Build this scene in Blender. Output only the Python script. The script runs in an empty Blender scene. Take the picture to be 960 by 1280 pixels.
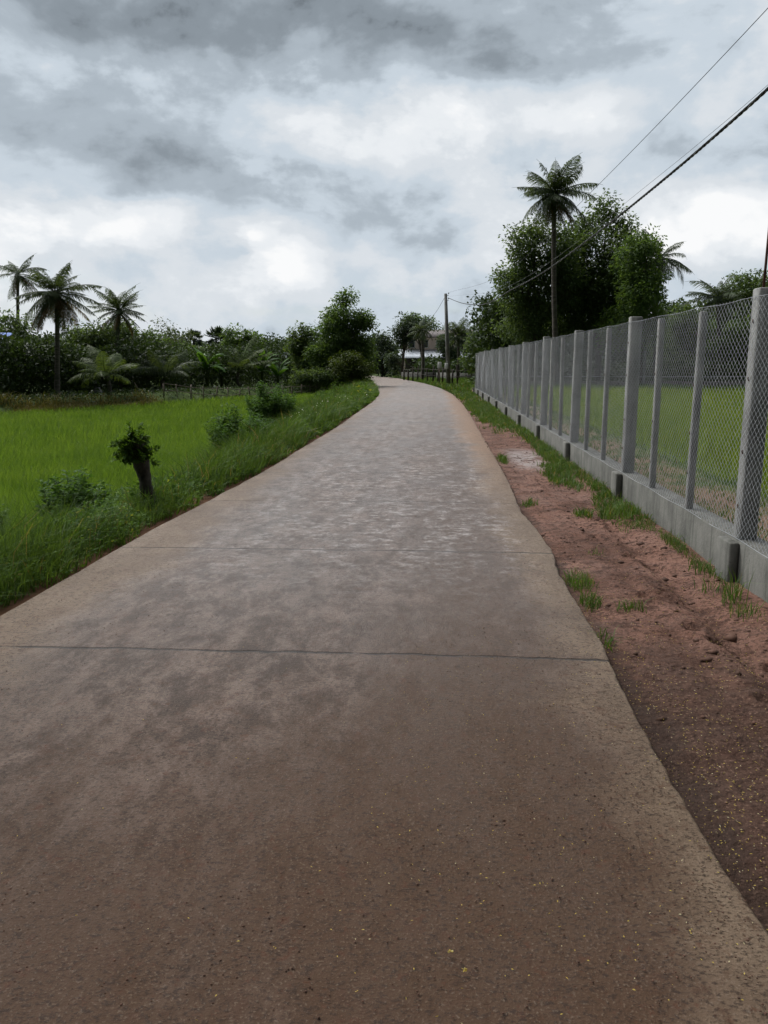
import bpy, math, random
import numpy as np
R = np.random.default_rng(7)
random.seed(7)
sc = bpy.context.scene
COL = sc.collection

# ------------------------------------------------------------------ camera
F, CH = 1000.0, 1.55                      # focal length in photo pixels (960 wide), eye height
PITCH = math.atan(187 / F)
YAW = math.atan(59 / math.hypot(F, 187))
cam_d = bpy.data.cameras.new('camera')
cam = bpy.data.objects.new('camera', cam_d)
COL.objects.link(cam)
cam.location = (0, 0, CH)
cam.rotation_euler = (math.pi / 2 - PITCH, 0, YAW)
cam_d.sensor_fit = 'HORIZONTAL'
cam_d.sensor_width = 36
cam_d.lens = 36 * F / 960
cam_d.clip_start = 0.05
cam_d.clip_end = 3000
sc.camera = cam
_fw = np.array([-math.sin(YAW) * math.cos(PITCH), math.cos(YAW) * math.cos(PITCH), -math.sin(PITCH)])
_rt = np.array([math.cos(YAW), math.sin(YAW), 0.0])
_up = np.cross(_rt, _fw)


def ray(px, py):
    return _fw + _rt * (px - 480) / F + _up * (640 - py) / F


def at(px, py, z=0.0):                    # ground point seen at a pixel
    d = ray(px, py)
    return np.array([0, 0, CH]) + d * (z - CH) / d[2]


def atY(px, py, Y):                       # point at depth Y seen at a pixel
    d = ray(px, py)
    return np.array([0, 0, CH]) + d * Y / d[1]


# ------------------------------------------------------------------ noise
def _hash(ix, iy, seed):
    n = (ix * 374761393 + iy * 668265263 + seed * 974634541) & 0xFFFFFFFF
    n = ((n ^ (n >> 13)) * 1274126177) & 0xFFFFFFFF
    n = n ^ (n >> 16)
    return (n & 0xFFFF) / 65535.0


def vnoise(x, y, seed=0):
    x = np.asarray(x, float); y = np.asarray(y, float)
    ix = np.floor(x).astype(np.int64); iy = np.floor(y).astype(np.int64)
    fx = x - ix; fy = y - iy
    fx = fx * fx * (3 - 2 * fx); fy = fy * fy * (3 - 2 * fy)
    a = _hash(ix, iy, seed); b = _hash(ix + 1, iy, seed); c = _hash(ix, iy + 1, seed); d = _hash(ix + 1, iy + 1, seed)
    return (a * (1 - fx) + b * fx) * (1 - fy) + (c * (1 - fx) + d * fx) * fy


def fbm(x, y, seed=0, octv=4):
    s = 0; a = .5
    for k in range(octv):
        s = s + a * (vnoise(np.asarray(x) * 2 ** k, np.asarray(y) * 2 ** k, seed + k * 17) - .5)
        a *= .5
    return s


def sstep(a, b, x):
    t = np.clip((np.asarray(x, float) - a) / (b - a), 0, 1)
    return t * t * (3 - 2 * t)


# ------------------------------------------------------------------ mesh builder
class MB:
    def __init__(s):
        s.v = []; s.q = []; s.t = []; s.qm = []; s.tm = []; s.n = 0

    def add(s, V, quads=None, tris=None, mi=0):
        V = np.asarray(V, float).reshape(-1, 3)
        if quads is not None and len(quads):
            q = np.asarray(quads, np.int64).reshape(-1, 4) + s.n
            s.q.append(q); s.qm.append(np.full(len(q), mi))
        if tris is not None and len(tris):
            t = np.asarray(tris, np.int64).reshape(-1, 3) + s.n
            s.t.append(t); s.tm.append(np.full(len(t), mi))
        s.v.append(V); s.n += len(V)
        return s

    def tube(s, pts, rad, k=8, mi=0, cap=True):
        P = np.asarray(pts, float); n = len(P)
        r = np.broadcast_to(np.asarray(rad, float), (n,))
        T = np.gradient(P, axis=0); T /= np.linalg.norm(T, axis=1)[:, None] + 1e-12
        ref = np.array([0, 0, 1.0]) if abs(T[0][2]) < .9 else np.array([1.0, 0, 0])
        U = np.cross(T, ref); U /= np.linalg.norm(U, axis=1)[:, None] + 1e-12
        W = np.cross(T, U)
        a = np.linspace(0, 2 * math.pi, k, endpoint=False)
        ring = P[:, None, :] + r[:, None, None] * (np.cos(a)[None, :, None] * U[:, None, :] + np.sin(a)[None, :, None] * W[:, None, :])
        V = ring.reshape(-1, 3)
        i = np.arange(n - 1)[:, None] * k; j = np.arange(k)[None, :]; j2 = (j + 1) % k
        Q = np.stack([i + j, i + j2, i + k + j2, i + k + j], -1).reshape(-1, 4)
        tr = []
        if cap:
            V = np.vstack([V, P[0], P[-1]]); c0 = n * k; c1 = c0 + 1
            for m in range(k):
                tr.append((c0, (m + 1) % k, m)); tr.append((c1, (n - 1) * k + m, (n - 1) * k + (m + 1) % k))
        return s.add(V, Q, tr, mi)

    def box(s, lo, hi, ch=0.0, mi=0):
        x0, y0, z0 = lo; x1, y1, z1 = hi
        if ch <= 0:
            prof = [(x0, y0), (x1, y0), (x1, y1), (x0, y1)]
            V = [(x, y, z0) for x, y in prof] + [(x, y, z1) for x, y in prof]
            Q = [(0, 1, 5, 4), (1, 2, 6, 5), (2, 3, 7, 6), (3, 0, 4, 7), (4, 5, 6, 7), (3, 2, 1, 0)]
            return s.add(V, Q, None, mi)
        c = ch
        def prof(i):
            a0, b0, a1, b1 = x0 + i, y0 + i, x1 - i, y1 - i
            return [(a0 + c, b0), (a1 - c, b0), (a1, b0 + c), (a1, b1 - c), (a1 - c, b1), (a0 + c, b1), (a0, b1 - c), (a0, b0 + c)]
        V = []
        for z, i in ((z0, 0), (z1 - c, 0), (z1, c)):
            V += [(x, y, z) for x, y in prof(i)]
        Q = []
        for L in (0, 8):
            for m in range(8):
                Q.append((L + m, L + (m + 1) % 8, L + 8 + (m + 1) % 8, L + 8 + m))
        T = [(16, 16 + m, 17 + m) for m in range(1, 7)]
        return s.add(V, Q, T, mi)

    def leaves(s, pos, d, nrm, L, W, fold=.12, mi=0):
        n = len(pos)
        L = np.broadcast_to(L, (n,))[:, None]; W = np.broadcast_to(W, (n,))[:, None]
        d = d / (np.linalg.norm(d, axis=1)[:, None] + 1e-9)
        sd = np.cross(d, nrm); sd /= np.linalg.norm(sd, axis=1)[:, None] + 1e-9
        up = np.cross(sd, d)
        a = pos; t = pos + d * L - up * L * .1
        l = pos + d * L * .45 + sd * W * .5 + up * W * fold
        r = pos + d * L * .45 - sd * W * .5 + up * W * fold
        V = np.stack([a, r, t, l], 1).reshape(-1, 3)
        Q = np.arange(4 * n).reshape(-1, 4)
        return s.add(V, Q, None, mi)

    def blades(s, pos, lean, h, w, bend=.5, mi=0):
        """grass blades: pos (n,3), lean (n,2) sideways reach as a share of h"""
        n = len(pos); h = np.broadcast_to(h, (n,)); w = np.broadcast_to(w, (n,))
        a = R.uniform(0, 2 * math.pi, n)
        sx = np.stack([np.cos(a), np.sin(a), np.zeros(n)], 1) * (w * .5)[:, None]
        l3 = np.concatenate([lean, np.zeros((n, 1))], 1) * h[:, None]
        m = pos + l3 * .3 + np.array([0, 0, 1.0]) * (h * .6)[:, None]
        t = pos + l3 + np.array([0, 0, 1.0]) * (h * (1 - bend * .35 * np.linalg.norm(lean, axis=1)))[:, None]
        V = np.stack([pos - sx, pos + sx, m + sx * .8, m - sx * .8, t], 1).reshape(-1, 3)
        i = np.arange(n)[:, None] * 5
        return s.add(V, np.concatenate([i, i + 1, i + 2, i + 3], 1), np.concatenate([i + 3, i + 2, i + 4], 1), mi)

    def build(s, name, mats, parent=None, smooth=False, loc=None):
        V = np.vstack(s.v)
        q = np.vstack(s.q) if s.q else np.zeros((0, 4), np.int64)
        t = np.vstack(s.t) if s.t else np.zeros((0, 3), np.int64)
        if loc is not None:
            V = V - np.asarray(loc, float)
        me = bpy.data.meshes.new(name)
        me.vertices.add(len(V)); me.vertices.foreach_set('co', V.astype(np.float32).ravel())
        nl = q.size + t.size
        me.loops.add(nl); me.loops.foreach_set('vertex_index', np.concatenate([q.ravel(), t.ravel()]).astype(np.int32))
        nf = len(q) + len(t)
        me.polygons.add(nf)
        st = np.concatenate([np.arange(len(q)) * 4, q.size + np.arange(len(t)) * 3]).astype(np.int32)
        me.polygons.foreach_set('loop_start', st)
        me.polygons.foreach_set('loop_total', np.concatenate([np.full(len(q), 4), np.full(len(t), 3)]).astype(np.int32))
        mi = np.concatenate((s.qm or [np.zeros(0)]) + (s.tm or [np.zeros(0)])).astype(np.int32)
        if mi.any():
            me.polygons.foreach_set('material_index', mi)
        if smooth:
            me.polygons.foreach_set('use_smooth', np.ones(nf, bool))
        me.update(calc_edges=True)
        for m in (mats if isinstance(mats, (list, tuple)) else [mats]):
            me.materials.append(m)
        o = bpy.data.objects.new(name, me); COL.objects.link(o)
        if loc is not None:
            o.location = loc
        if parent is not None:
            o.parent = parent
        return o


def tag(o, label=None, cat=None, group=None, kind=None):
    if label: o['label'] = label
    if cat: o['category'] = cat
    if group: o['group'] = group
    if kind: o['kind'] = kind
    return o


def thing(name, loc, label, cat, group=None):
    o = bpy.data.objects.new(name, None); COL.objects.link(o)
    o.empty_display_size = .2
    o.location = loc
    return tag(o, label, cat, group)


# ------------------------------------------------------------------ materials
class NT:
    """small helper for node graphs"""
    def __init__(s, tree):
        s.t = tree; s.t.nodes.clear()

    def n(s, typ, **kw):
        nd = s.t.nodes.new(typ)
        for k, v in kw.items():
            setattr(nd, k, v)
        return nd

    def link(s, a, b):
        s.t.links.new(a, b)

    def val(s, inp, x):
        if isinstance(x, bpy.types.NodeSocket):
            s.link(x, inp)
        else:
            inp.default_value = x

    def m(s, op, a, b=0.0, c=0.0, clamp=False):
        nd = s.n('ShaderNodeMath', operation=op, use_clamp=clamp)
        s.val(nd.inputs[0], a); s.val(nd.inputs[1], b)
        if len(nd.inputs) > 2: s.val(nd.inputs[2], c)
        return nd.outputs[0]

    def noise(s, vec, scale, detail=4, rough=.55, dist=0.0, out='Fac'):
        nd = s.n('ShaderNodeTexNoise')
        if vec is not None: s.link(vec, nd.inputs['Vector'])
        nd.inputs['Scale'].default_value = scale; nd.inputs['Detail'].default_value = detail
        nd.inputs['Roughness'].default_value = rough; nd.inputs['Distortion'].default_value = dist
        return nd.outputs[out]

    def ramp(s, x, a, b, lo=0.0, hi=1.0):           # smooth map range
        nd = s.n('ShaderNodeMapRange', interpolation_type='SMOOTHSTEP')
        s.val(nd.inputs['Value'], x)
        s.val(nd.inputs['From Min'], a); s.val(nd.inputs['From Max'], b)
        s.val(nd.inputs['To Min'], lo); s.val(nd.inputs['To Max'], hi)
        return nd.outputs[0]

    def mix(s, f, a, b, blend='MIX'):
        nd = s.n('ShaderNodeMix', data_type='RGBA', blend_type=blend)
        s.val(nd.inputs[0], f)
        for i, x in ((6, a), (7, b)):
            if isinstance(x, bpy.types.NodeSocket): s.link(x, nd.inputs[i])
            else: nd.inputs[i].default_value = (*x, 1)
        return nd.outputs[2]

    def mapping(s, vec, scale=(1, 1, 1), loc=(0, 0, 0)):
        nd = s.n('ShaderNodeMapping')
        s.link(vec, nd.inputs[0]); nd.inputs['Scale'].default_value = scale; nd.inputs['Location'].default_value = loc
        return nd.outputs[0]

    def xyz(s, vec):
        nd = s.n('ShaderNodeSeparateXYZ'); s.link(vec, nd.inputs[0])
        return nd.outputs

    def bump(s, h, strength=.5, dist=.01, nrm=None):
        nd = s.n('ShaderNodeBump'); s.link(h, nd.inputs['Height'])
        nd.inputs['Strength'].default_value = strength; nd.inputs['Distance'].default_value = dist
        if nrm is not None: s.link(nrm, nd.inputs['Normal'])
        return nd.outputs[0]


def newmat(name):
    m = bpy.data.materials.new(name); m.use_nodes = True
    g = NT(m.node_tree)
    out = g.n('ShaderNodeOutputMaterial'); b = g.n('ShaderNodeBsdfPrincipled')
    g.link(b.outputs[0], out.inputs[0])
    return m, g, b, out


def srgb(r, g, b):
    f = lambda c: (c / 255 / 12.92) if c / 255 <= .04045 else ((c / 255 + .055) / 1.055) ** 2.4
    return (f(r), f(g), f(b))


def leafmat(name, c1, c2, trans=.35, rough=.5, nscale=1.2, dry=None, dryf=.0):
    m, g, b, out = newmat(name)
    geo = g.n('ShaderNodeNewGeometry')
    tc = g.n('ShaderNodeTexCoord')
    rnd = geo.outputs['Random Per Island']
    nz = g.ramp(g.noise(tc.outputs['Object'], nscale, 3), .3, .7)
    f = g.m('ADD', g.m('MULTIPLY', rnd, .6), g.m('MULTIPLY', nz, .4))
    c = g.mix(f, c1, c2)
    if dry:
        c = g.mix(g.m('GREATER_THAN', g.m('FRACT', g.m('MULTIPLY', rnd, 57.3)), 1 - dryf), c, dry)
    g.link(c, b.inputs['Base Color'])
    b.inputs['Roughness'].default_value = rough
    b.inputs['Specular IOR Level'].default_value = .14
    tr = g.n('ShaderNodeBsdfTranslucent')
    cc = g.mix(1.0, c, (1.3, 1.25, .5), 'MULTIPLY')
    g.link(cc, tr.inputs[0])
    mx = g.n('ShaderNodeMixShader'); mx.inputs[0].default_value = trans
    g.link(b.outputs[0], mx.inputs[1]); g.link(tr.outputs[0], mx.inputs[2])
    g.link(mx.outputs[0], out.inputs[0])
    return m


def simplemat(name, c1, c2, scale=6, rough=.8, bump=.3, bscale=40, stretch=(1, 1, 1), metal=0.0, spec=.3):
    m, g, b, out = newmat(name)
    tc = g.n('ShaderNodeTexCoord')
    v = g.mapping(tc.outputs['Object'], stretch)
    f = g.ramp(g.noise(v, scale, 6, .6), .3, .7)
    g.link(g.mix(f, c1, c2), b.inputs['Base Color'])
    b.inputs['Roughness'].default_value = rough; b.inputs['Metallic'].default_value = metal
    b.inputs['Specular IOR Level'].default_value = spec
    if bump:
        g.link(g.bump(g.noise(v, bscale, 5, .6), bump, .01), b.inputs['Normal'])
    return m


M = {}
M['leaf_dark'] = leafmat('dark_foliage', (.050, .088, .038), (.124, .178, .074), .46)
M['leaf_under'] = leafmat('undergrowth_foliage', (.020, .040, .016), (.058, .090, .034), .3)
M['leaf_mid'] = leafmat('mid_foliage', (.052, .100, .036), (.130, .200, .066), .46)
M['leaf_light'] = leafmat('light_foliage', (.035, .085, .015), (.10, .18, .035), .35)
M['leaf_pale'] = leafmat('pale_foliage', (.07, .10, .06), (.16, .19, .12), .3)
M['leaf_olive'] = leafmat('olive_foliage', (.035, .06, .012), (.09, .12, .025), .3)
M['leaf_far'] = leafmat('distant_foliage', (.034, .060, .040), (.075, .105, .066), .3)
M['frond'] = leafmat('palm_frond', (.038, .062, .030), (.095, .128, .056), .32, .5)
M['frond_y'] = leafmat('young_palm_frond', (.05, .085, .024), (.11, .15, .045), .35, .5)
M['frond_dry'] = leafmat('dry_palm_frond', (.085, .062, .024), (.17, .115, .045), .3)
M['banana'] = leafmat('banana_leaf', (.05, .12, .02), (.11, .22, .04), .35, .4)
M['rice'] = leafmat('rice_blades', (.085, .165, .028), (.180, .275, .060), .4, .5, .6)
M['rice_y'] = leafmat('ripening_grass', (.11, .19, .012), (.20, .26, .030), .4, .5, .35)
M['grass'] = leafmat('verge_grass', (.042, .088, .020), (.115, .185, .045), .35, .5, 1.5, (.24, .19, .09), .04)
M['weed'] = leafmat('weed_leaves', (.040, .094, .020), (.125, .205, .045), .4, .75, 1.5, (.22, .24, .05), .03)
M['drygrass'] = leafmat('dry_grass', (.09, .095, .03), (.20, .165, .07), .2, .6, 1.5)
M['bushdark'] = leafmat('broad_bush_leaves', (.030, .078, .018), (.098, .185, .042), .4, .65, 4)
M['bushleaf'] = leafmat('bush_leaves', (.032, .078, .014), (.115, .195, .036), .4, .7, 4)
M['bark'] = simplemat('bark', (.05, .04, .03), (.12, .10, .08), 5, .9, .6, 30, (1, 1, .3))
M['palmbark'] = simplemat('palm_bark', (.06, .053, .045), (.14, .122, .105), 4, .9, .5, 20, (1, 1, 4))
M['stump'] = simplemat('stump_bark', (.010, .008, .006), (.085, .072, .058), 9, .9, .9, 26, (1, 1, .7))
M['wood'] = simplemat('weathered_wood', (.12, .10, .08), (.25, .21, .17), 6, .85, .4, 30, (1, 1, .2))
M['bamboo'] = simplemat('bamboo', (.22, .19, .13), (.36, .31, .22), 5, .7, .2, 30)
M['wire'] = simplemat('galvanised_wire', (.27, .285, .31), (.36, .375, .40), 8, .45, 0, 10, spec=.5)
M['black'] = simplemat('black_cable', (.012, .012, .013), (.02, .02, .02), 8, .5, 0)
M['greyc'] = simplemat('grey_cable', (.14, .14, .15), (.20, .20, .21), 8, .5, 0)
M['rust'] = simplemat('rusty_steel', (.05, .022, .012), (.10, .05, .03), 20, .8, .2)
M['white'] = simplemat('white_box', (.62, .62, .60), (.75, .75, .73), 6, .6, 0)
M['metalroof'] = simplemat('metal_roof', (.35, .38, .42), (.50, .53, .57), 2, .45, 0, 10, (1, 1, 1), 0.3)
M['darkroof'] = simplemat('dark_roof', (.07, .09, .12), (.13, .16, .20), 2, .5, 0)
M['cream'] = simplemat('cream_plaster', (.50, .40, .34), (.64, .54, .47), 1.2, .9, .1)
M['redroof'] = simplemat('dull_roof', (.10, .085, .085), (.17, .145, .14), 4, .8, .2)
M['shade'] = simplemat('dark_timber_and_shade', (.03, .025, .02), (.06, .05, .04), 4, .8, .2)  # dark timber, also used for the painted shade under the porch
M['glass'] = simplemat('window_glass', (.03, .035, .04), (.05, .055, .06), 2, .1, 0, spec=.6)
M['blue'] = simplemat('blue_sheet', (.015, .07, .28), (.03, .11, .38), 3, .6, .1)
M['clay'] = simplemat('grey_clay', (.16, .16, .16), (.26, .26, .25), 4, .8, .2)
M['petal'] = leafmat('yellow_petal', (.30, .22, .045), (.50, .40, .10), .2, .6, 5, (.45, .40, .25), .2)
M['flower'] = leafmat('white_flower', (.6, .6, .55), (.75, .75, .7), .2)

# concrete (posts and beam)
def concrete(name, c1, c2, c3):
    m, g, b, out = newmat(name)
    tc = g.n('ShaderNodeTexCoord'); P = tc.outputs['Object']
    f = g.ramp(g.noise(P, 3, 8, .65), .3, .7)
    streak = g.ramp(g.noise(g.mapping(P, (9, 9, .7)), 2, 5, .6), .45, .75)
    c = g.mix(f, c1, c2)
    c = g.mix(g.m('MULTIPLY', streak, .7), c, c3)
    pores = g.ramp(g.noise(P, 60, 3, .6), .30, .40)
    c = g.mix(g.m('MULTIPLY', g.m('SUBTRACT', 1, pores), .5), c, (.04, .04, .035))
    g.link(c, b.inputs['Base Color']); b.inputs['Roughness'].default_value = .85
    g.link(g.bump(g.noise(P, 35, 6, .65), .5, .01), b.inputs['Normal'])
    return m
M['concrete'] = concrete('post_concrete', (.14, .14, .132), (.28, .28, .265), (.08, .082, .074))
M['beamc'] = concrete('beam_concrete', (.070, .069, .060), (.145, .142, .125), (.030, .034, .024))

# road concrete
JOINTS = [-.8, 4.07, 6.47, 8.84, 11.25, 13.7, 16.1, 18.5, 20.9, 23.3, 25.7]
def road_mat():
    m, g, b, out = newmat('wet_concrete_road')
    tc = g.n('ShaderNodeTexCoord'); P = tc.outputs['Object']
    xyz = g.xyz(P); X, Y = xyz[0], xyz[1]
    big = g.noise(g.mapping(P, (1.5, .6, 1)), .75, 12, .66, .4); med = g.noise(g.mapping(P, (1.7, .6, 1)), 1.9, 12, .72, .3)
    fine = g.noise(g.mapping(P, (1, 1.4, 1)), 52, 6, .74); grit = g.noise(P, 120, 3, .6)
    streak = g.noise(g.mapping(P, (1.6, .8, 1)), 3.0, 14, .80, .2)        # broom marks run across the road
    wet = (.100, .082, .074)
    mud = (.066, .036, .020)
    tan = (.205, .150, .104)
    c = g.mix(g.ramp(streak, .40, .60), (.052, .034, .025), (.138, .095, .073))
    # red-brown silt over it, strongest nearest the camera
    silt = g.m('ADD', g.m('ADD', g.m('MULTIPLY', big, .8), g.m('MULTIPLY', med, .6)), g.ramp(Y, 1.6, 4.6, .20, -.02))
    silt = g.m('ADD', silt, g.ramp(g.m('ABSOLUTE', g.m('SUBTRACT', X, .30)), 0, .75, .16, 0))
    silt = g.m('ADD', silt, g.ramp(X, -1.9, .3, -.13, .05))
    c = g.mix(g.ramp(silt, .62, .92, 0, .95), c, mud)
    # dry tan margins
    wob = g.m('MULTIPLY', g.m('SUBTRACT', g.noise(P, .8, 5, .65), .5), 1.1)
    rm = g.ramp(g.m('ADD', X, wob), .52, .90)
    lm = g.ramp(g.m('ADD', X, wob), -2.35, -1.85, 1, 0)
    edge = g.m('MAXIMUM', g.m('MULTIPLY', rm, .85), g.m('MULTIPLY', lm, .8))
    c = g.mix(edge, c, g.mix(g.ramp(med, .35, .65), (.140, .097, .065), tan))
    # far end is paler, orange dust at its right edge
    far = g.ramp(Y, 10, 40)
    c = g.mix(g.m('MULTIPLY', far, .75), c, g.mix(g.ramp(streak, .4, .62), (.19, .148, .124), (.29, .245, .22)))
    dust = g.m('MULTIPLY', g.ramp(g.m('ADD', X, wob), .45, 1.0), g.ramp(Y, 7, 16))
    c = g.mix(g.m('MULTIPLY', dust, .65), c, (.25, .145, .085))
    # wet sheen of the middle distance, painted as pale broken flecks
    sheen_n = g.m('MULTIPLY', g.ramp(g.noise(g.mapping(P, (1.0, 1.5, 1), (5, 3, 0)), 6.5, 14, .80), .48, .60), g.ramp(med, .40, .54))
    band = g.m('MULTIPLY', g.ramp(Y, 4.3, 7.5), g.ramp(Y, 18, 40, 1, .5))
    inner = g.m('MULTIPLY', g.ramp(X, -2.2, -1.5), g.ramp(X, .5, 1.0, 1, 0))
    white = g.m('MULTIPLY', g.m('MULTIPLY', sheen_n, band), inner)
    c = g.mix(g.m('MULTIPLY', white, .72), c, (.42, .385, .37))
    # grit and dark crumbs
    c = g.mix(g.ramp(fine, .50, .60, 0, .75), c, (.028, .017, .012))
    c = g.mix(g.ramp(g.noise(P, 21, 5, .7, 0), .58, .66, 0, .6), c, (.075, .030, .015))
    c = g.mix(g.ramp(g.noise(P, 8, 8, .75), .54, .66, 0, .65), c, (.066, .033, .019))
    c = g.mix(g.ramp(grit, .56, .70, 0, .30), c, (.26, .21, .165))
    # joints sawn across the slab
    jm = None
    jw = g.m('MULTIPLY', g.m('SUBTRACT', g.noise(P, 2.2, 6, .7), .5), .11)
    yj = g.m('ADD', Y, jw)
    for j in JOINTS:
        d = g.m('ABSOLUTE', g.m('SUBTRACT', yj, j))
        k = g.ramp(d, .006, .018, 1, 0)
        jm = k if jm is None else g.m('MAXIMUM', jm, k)
    jm = g.m('MULTIPLY', jm, g.ramp(g.noise(P, 5, 4, .7), .32, .5, .35, 1))
    c = g.mix(g.m('MULTIPLY', jm, .85), c, (.022, .018, .016))
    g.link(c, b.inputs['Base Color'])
    # wetness
    w = g.m('MULTIPLY', g.ramp(g.m('ADD', g.m('MULTIPLY', big, .6), g.m('MULTIPLY', streak, .6)), .52, .68), g.m('SUBTRACT', 1, edge))
    ro = g.m('SUBTRACT', .60, g.m('MULTIPLY', w, .26))
    ro = g.m('ADD', ro, g.m('MULTIPLY', edge, .22))
    ro = g.m('ADD', ro, g.ramp(Y, 2.0, 4.5, .12, 0))
    g.link(ro, b.inputs['Roughness'])
    g.link(g.ramp(Y, 2.2, 6.5, .16, .45), b.inputs['Specular IOR Level'])
    h = g.m('ADD', g.m('MULTIPLY', streak, .10), g.m('ADD', g.m('MULTIPLY', fine, .8), g.m('MULTIPLY', grit, .4)))
    h = g.m('SUBTRACT', h, g.m('MULTIPLY', jm, 1.2))
    g.link(g.bump(h, .8, .014), b.inputs['Normal'])
    return m
M['road'] = road_mat()

def dirt_mat():
    m, g, b, out = newmat('red_dirt')
    tc = g.n('ShaderNodeTexCoord'); P = tc.outputs['Object']
    xyz = g.xyz(P); X, Y = xyz[0], xyz[1]
    big = g.noise(P, 1.1, 6, .65, .5); med = g.noise(P, 4, 6, .65); fine = g.noise(P, 30, 5, .65)
    c = g.mix(g.ramp(big, .35, .62), (.110, .054, .037), (.225, .120, .088))
    # damp soil near the camera
    near = g.ramp(g.m('ADD', Y, g.m('MULTIPLY', med, 1.6)), 4.2, 6.0, 1, 0)
    c = g.mix(g.m('MULTIPLY', near, .85), c, (.048, .027, .018))
    pale = g.m('MULTIPLY', g.ramp(g.noise(P, .9, 3), .45, .62), g.ramp(Y, 5.0, 7.5))
    c = g.mix(g.m('MULTIPLY', pale, .7), c, (.23, .135, .105))
    c = g.mix(g.ramp(g.noise(P, 7, 8, .72), .50, .62, 0, .75), c, (.048, .023, .016))
    c = g.mix(g.ramp(fine, .48, .62, 0, .7), c, (.036, .018, .012))
    c = g.mix(g.ramp(g.noise(P, 70, 3), .58, .68, 0, .5), c, (.26, .16, .115))
    lip = g.ramp(g.m('ADD', X, g.m('MULTIPLY', g.m('SUBTRACT', med, .5), .25)), 1.02, 1.14, 1, 0)
    c = g.mix(g.m('MULTIPLY', lip, .6), c, (.030, .018, .013))
    pud = g.m('MULTIPLY', g.ramp(g.m('ABSOLUTE', g.m('SUBTRACT', X, 1.62)), .1, .42, 1, 0), g.ramp(g.m('ABSOLUTE', g.m('SUBTRACT', Y, 13.4)), .6, 2.0, 1, 0))
    pud = g.m('MULTIPLY', pud, g.ramp(med, .38, .52))
    c = g.mix(g.m('MULTIPLY', pud, .8), c, (.30, .24, .22))
    g.link(c, b.inputs['Base Color'])
    ro = g.m('SUBTRACT', g.ramp(med, .3, .7, .62, .9), g.m('MULTIPLY', pud, .5))
    g.link(ro, b.inputs['Roughness'])
    g.link(g.m('ADD', .12, g.m('MULTIPLY', pud, .4)), b.inputs['Specular IOR Level'])
    g.link(g.bump(g.m('ADD', g.m('MULTIPLY', fine, 1.2), g.m('MULTIPLY', med, 1.6)), 1.0, .03), b.inputs['Normal'])
    return m
M['dirt'] = dirt_mat()

def ground_mat():
    m, g, b, out = newmat('soil_and_turf')
    tc = g.n('ShaderNodeTexCoord'); P = tc.outputs['Object']
    f = g.ramp(g.noise(P, 1.3, 6, .6), .35, .65)
    c = g.mix(f, (.030, .050, .014), (.060, .085, .022))
    X = g.xyz(P)[0]
    red = g.ramp(g.m('ABSOLUTE', g.m('ADD', X, 2.55)), .22, .42, 1, 0)
    c = g.mix(g.m('MULTIPLY', red, .9), c, (.11, .052, .032))
    pink = g.m('MULTIPLY', g.ramp(g.m('ABSOLUTE', g.m('SUBTRACT', X, 3.0)), .3, .9, 1, 0), g.ramp(g.noise(P, .8, 5, .6), .4, .55))
    c = g.mix(g.m('MULTIPLY', pink, .8), c, (.17, .105, .078))
    g.link(c, b.inputs['Base Color']); b.inputs['Roughness'].default_value = .95; b.inputs['Specular IOR Level'].default_value = .1
    g.link(g.bump(g.noise(P, 14, 5), .6, .03), b.inputs['Normal'])
    return m
M['ground'] = ground_mat()

# ------------------------------------------------------------------ sky and light
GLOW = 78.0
SUN_AZ, SUN_EL = math.radians(-48), math.radians(54)      # high on the left
w = bpy.data.worlds.new('World'); sc.world = w; w.use_nodes = True
g = NT(w.node_tree)
wout = g.n('ShaderNodeOutputWorld'); bg = g.n('ShaderNodeBackground')
g.link(bg.outputs[0], wout.inputs[0]); bg.inputs[1].default_value = .1
sky = g.n('ShaderNodeTexSky', sky_type='NISHITA', sun_disc=False, sun_elevation=SUN_EL, sun_rotation=SUN_AZ)
tc = g.n('ShaderNodeTexCoord'); D = tc.outputs['Generated']
x, y, z = g.xyz(D)[:3]
# cloud coordinates: azimuth and elevation in degrees, 0 = along the road
az = g.m('MULTIPLY', g.m('ARCTAN2', x, y), 57.2958)
el = g.m('MULTIPLY', g.m('ARCSINE', z), 57.2958)
zz = g.m('ADD', g.m('MAXIMUM', z, 0.0), .22)
cv = g.n('ShaderNodeCombineXYZ')
g.link(g.m('DIVIDE', x, zz), cv.inputs[0]); g.link(g.m('DIVIDE', y, zz), cv.inputs[1])
cp = cv.outputs[0]
n1 = g.noise(g.mapping(D, (1, 1, 2.2)), 2.6, 9, .58, .3)
n2 = g.noise(g.mapping(D, (1, 1, 1.8), (3.1, 1.7, .4)), 5.5, 10, .58, .2)
n3 = g.noise(cp, 1.1, 8, .55)
wa = g.m('ADD', az, g.m('MULTIPLY', g.m('SUBTRACT', n2, .5), 11))
we = g.m('ADD', el, g.m('MULTIPLY', g.m('SUBTRACT', g.noise(g.mapping(D, (1, 1, 1.6), (7, 2, 5)), 5.0, 10, .54), .5), 7.5))
def blob(px, py, sx, sy):
    d = ray(px, py); d = d / np.linalg.norm(d)
    a0 = math.degrees(math.atan2(d[0], d[1])); e0 = math.degrees(math.asin(d[2]))
    ux = g.m('MULTIPLY', g.m('SUBTRACT', wa, a0), 1 / sx); uy = g.m('MULTIPLY', g.m('SUBTRACT', we, e0), 1 / sy)
    r2 = g.m('ADD', g.m('MULTIPLY', ux, ux), g.m('MULTIPLY', uy, uy))
    return g.m('EXPONENT', g.m('MULTIPLY', r2, -1.0))
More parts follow.
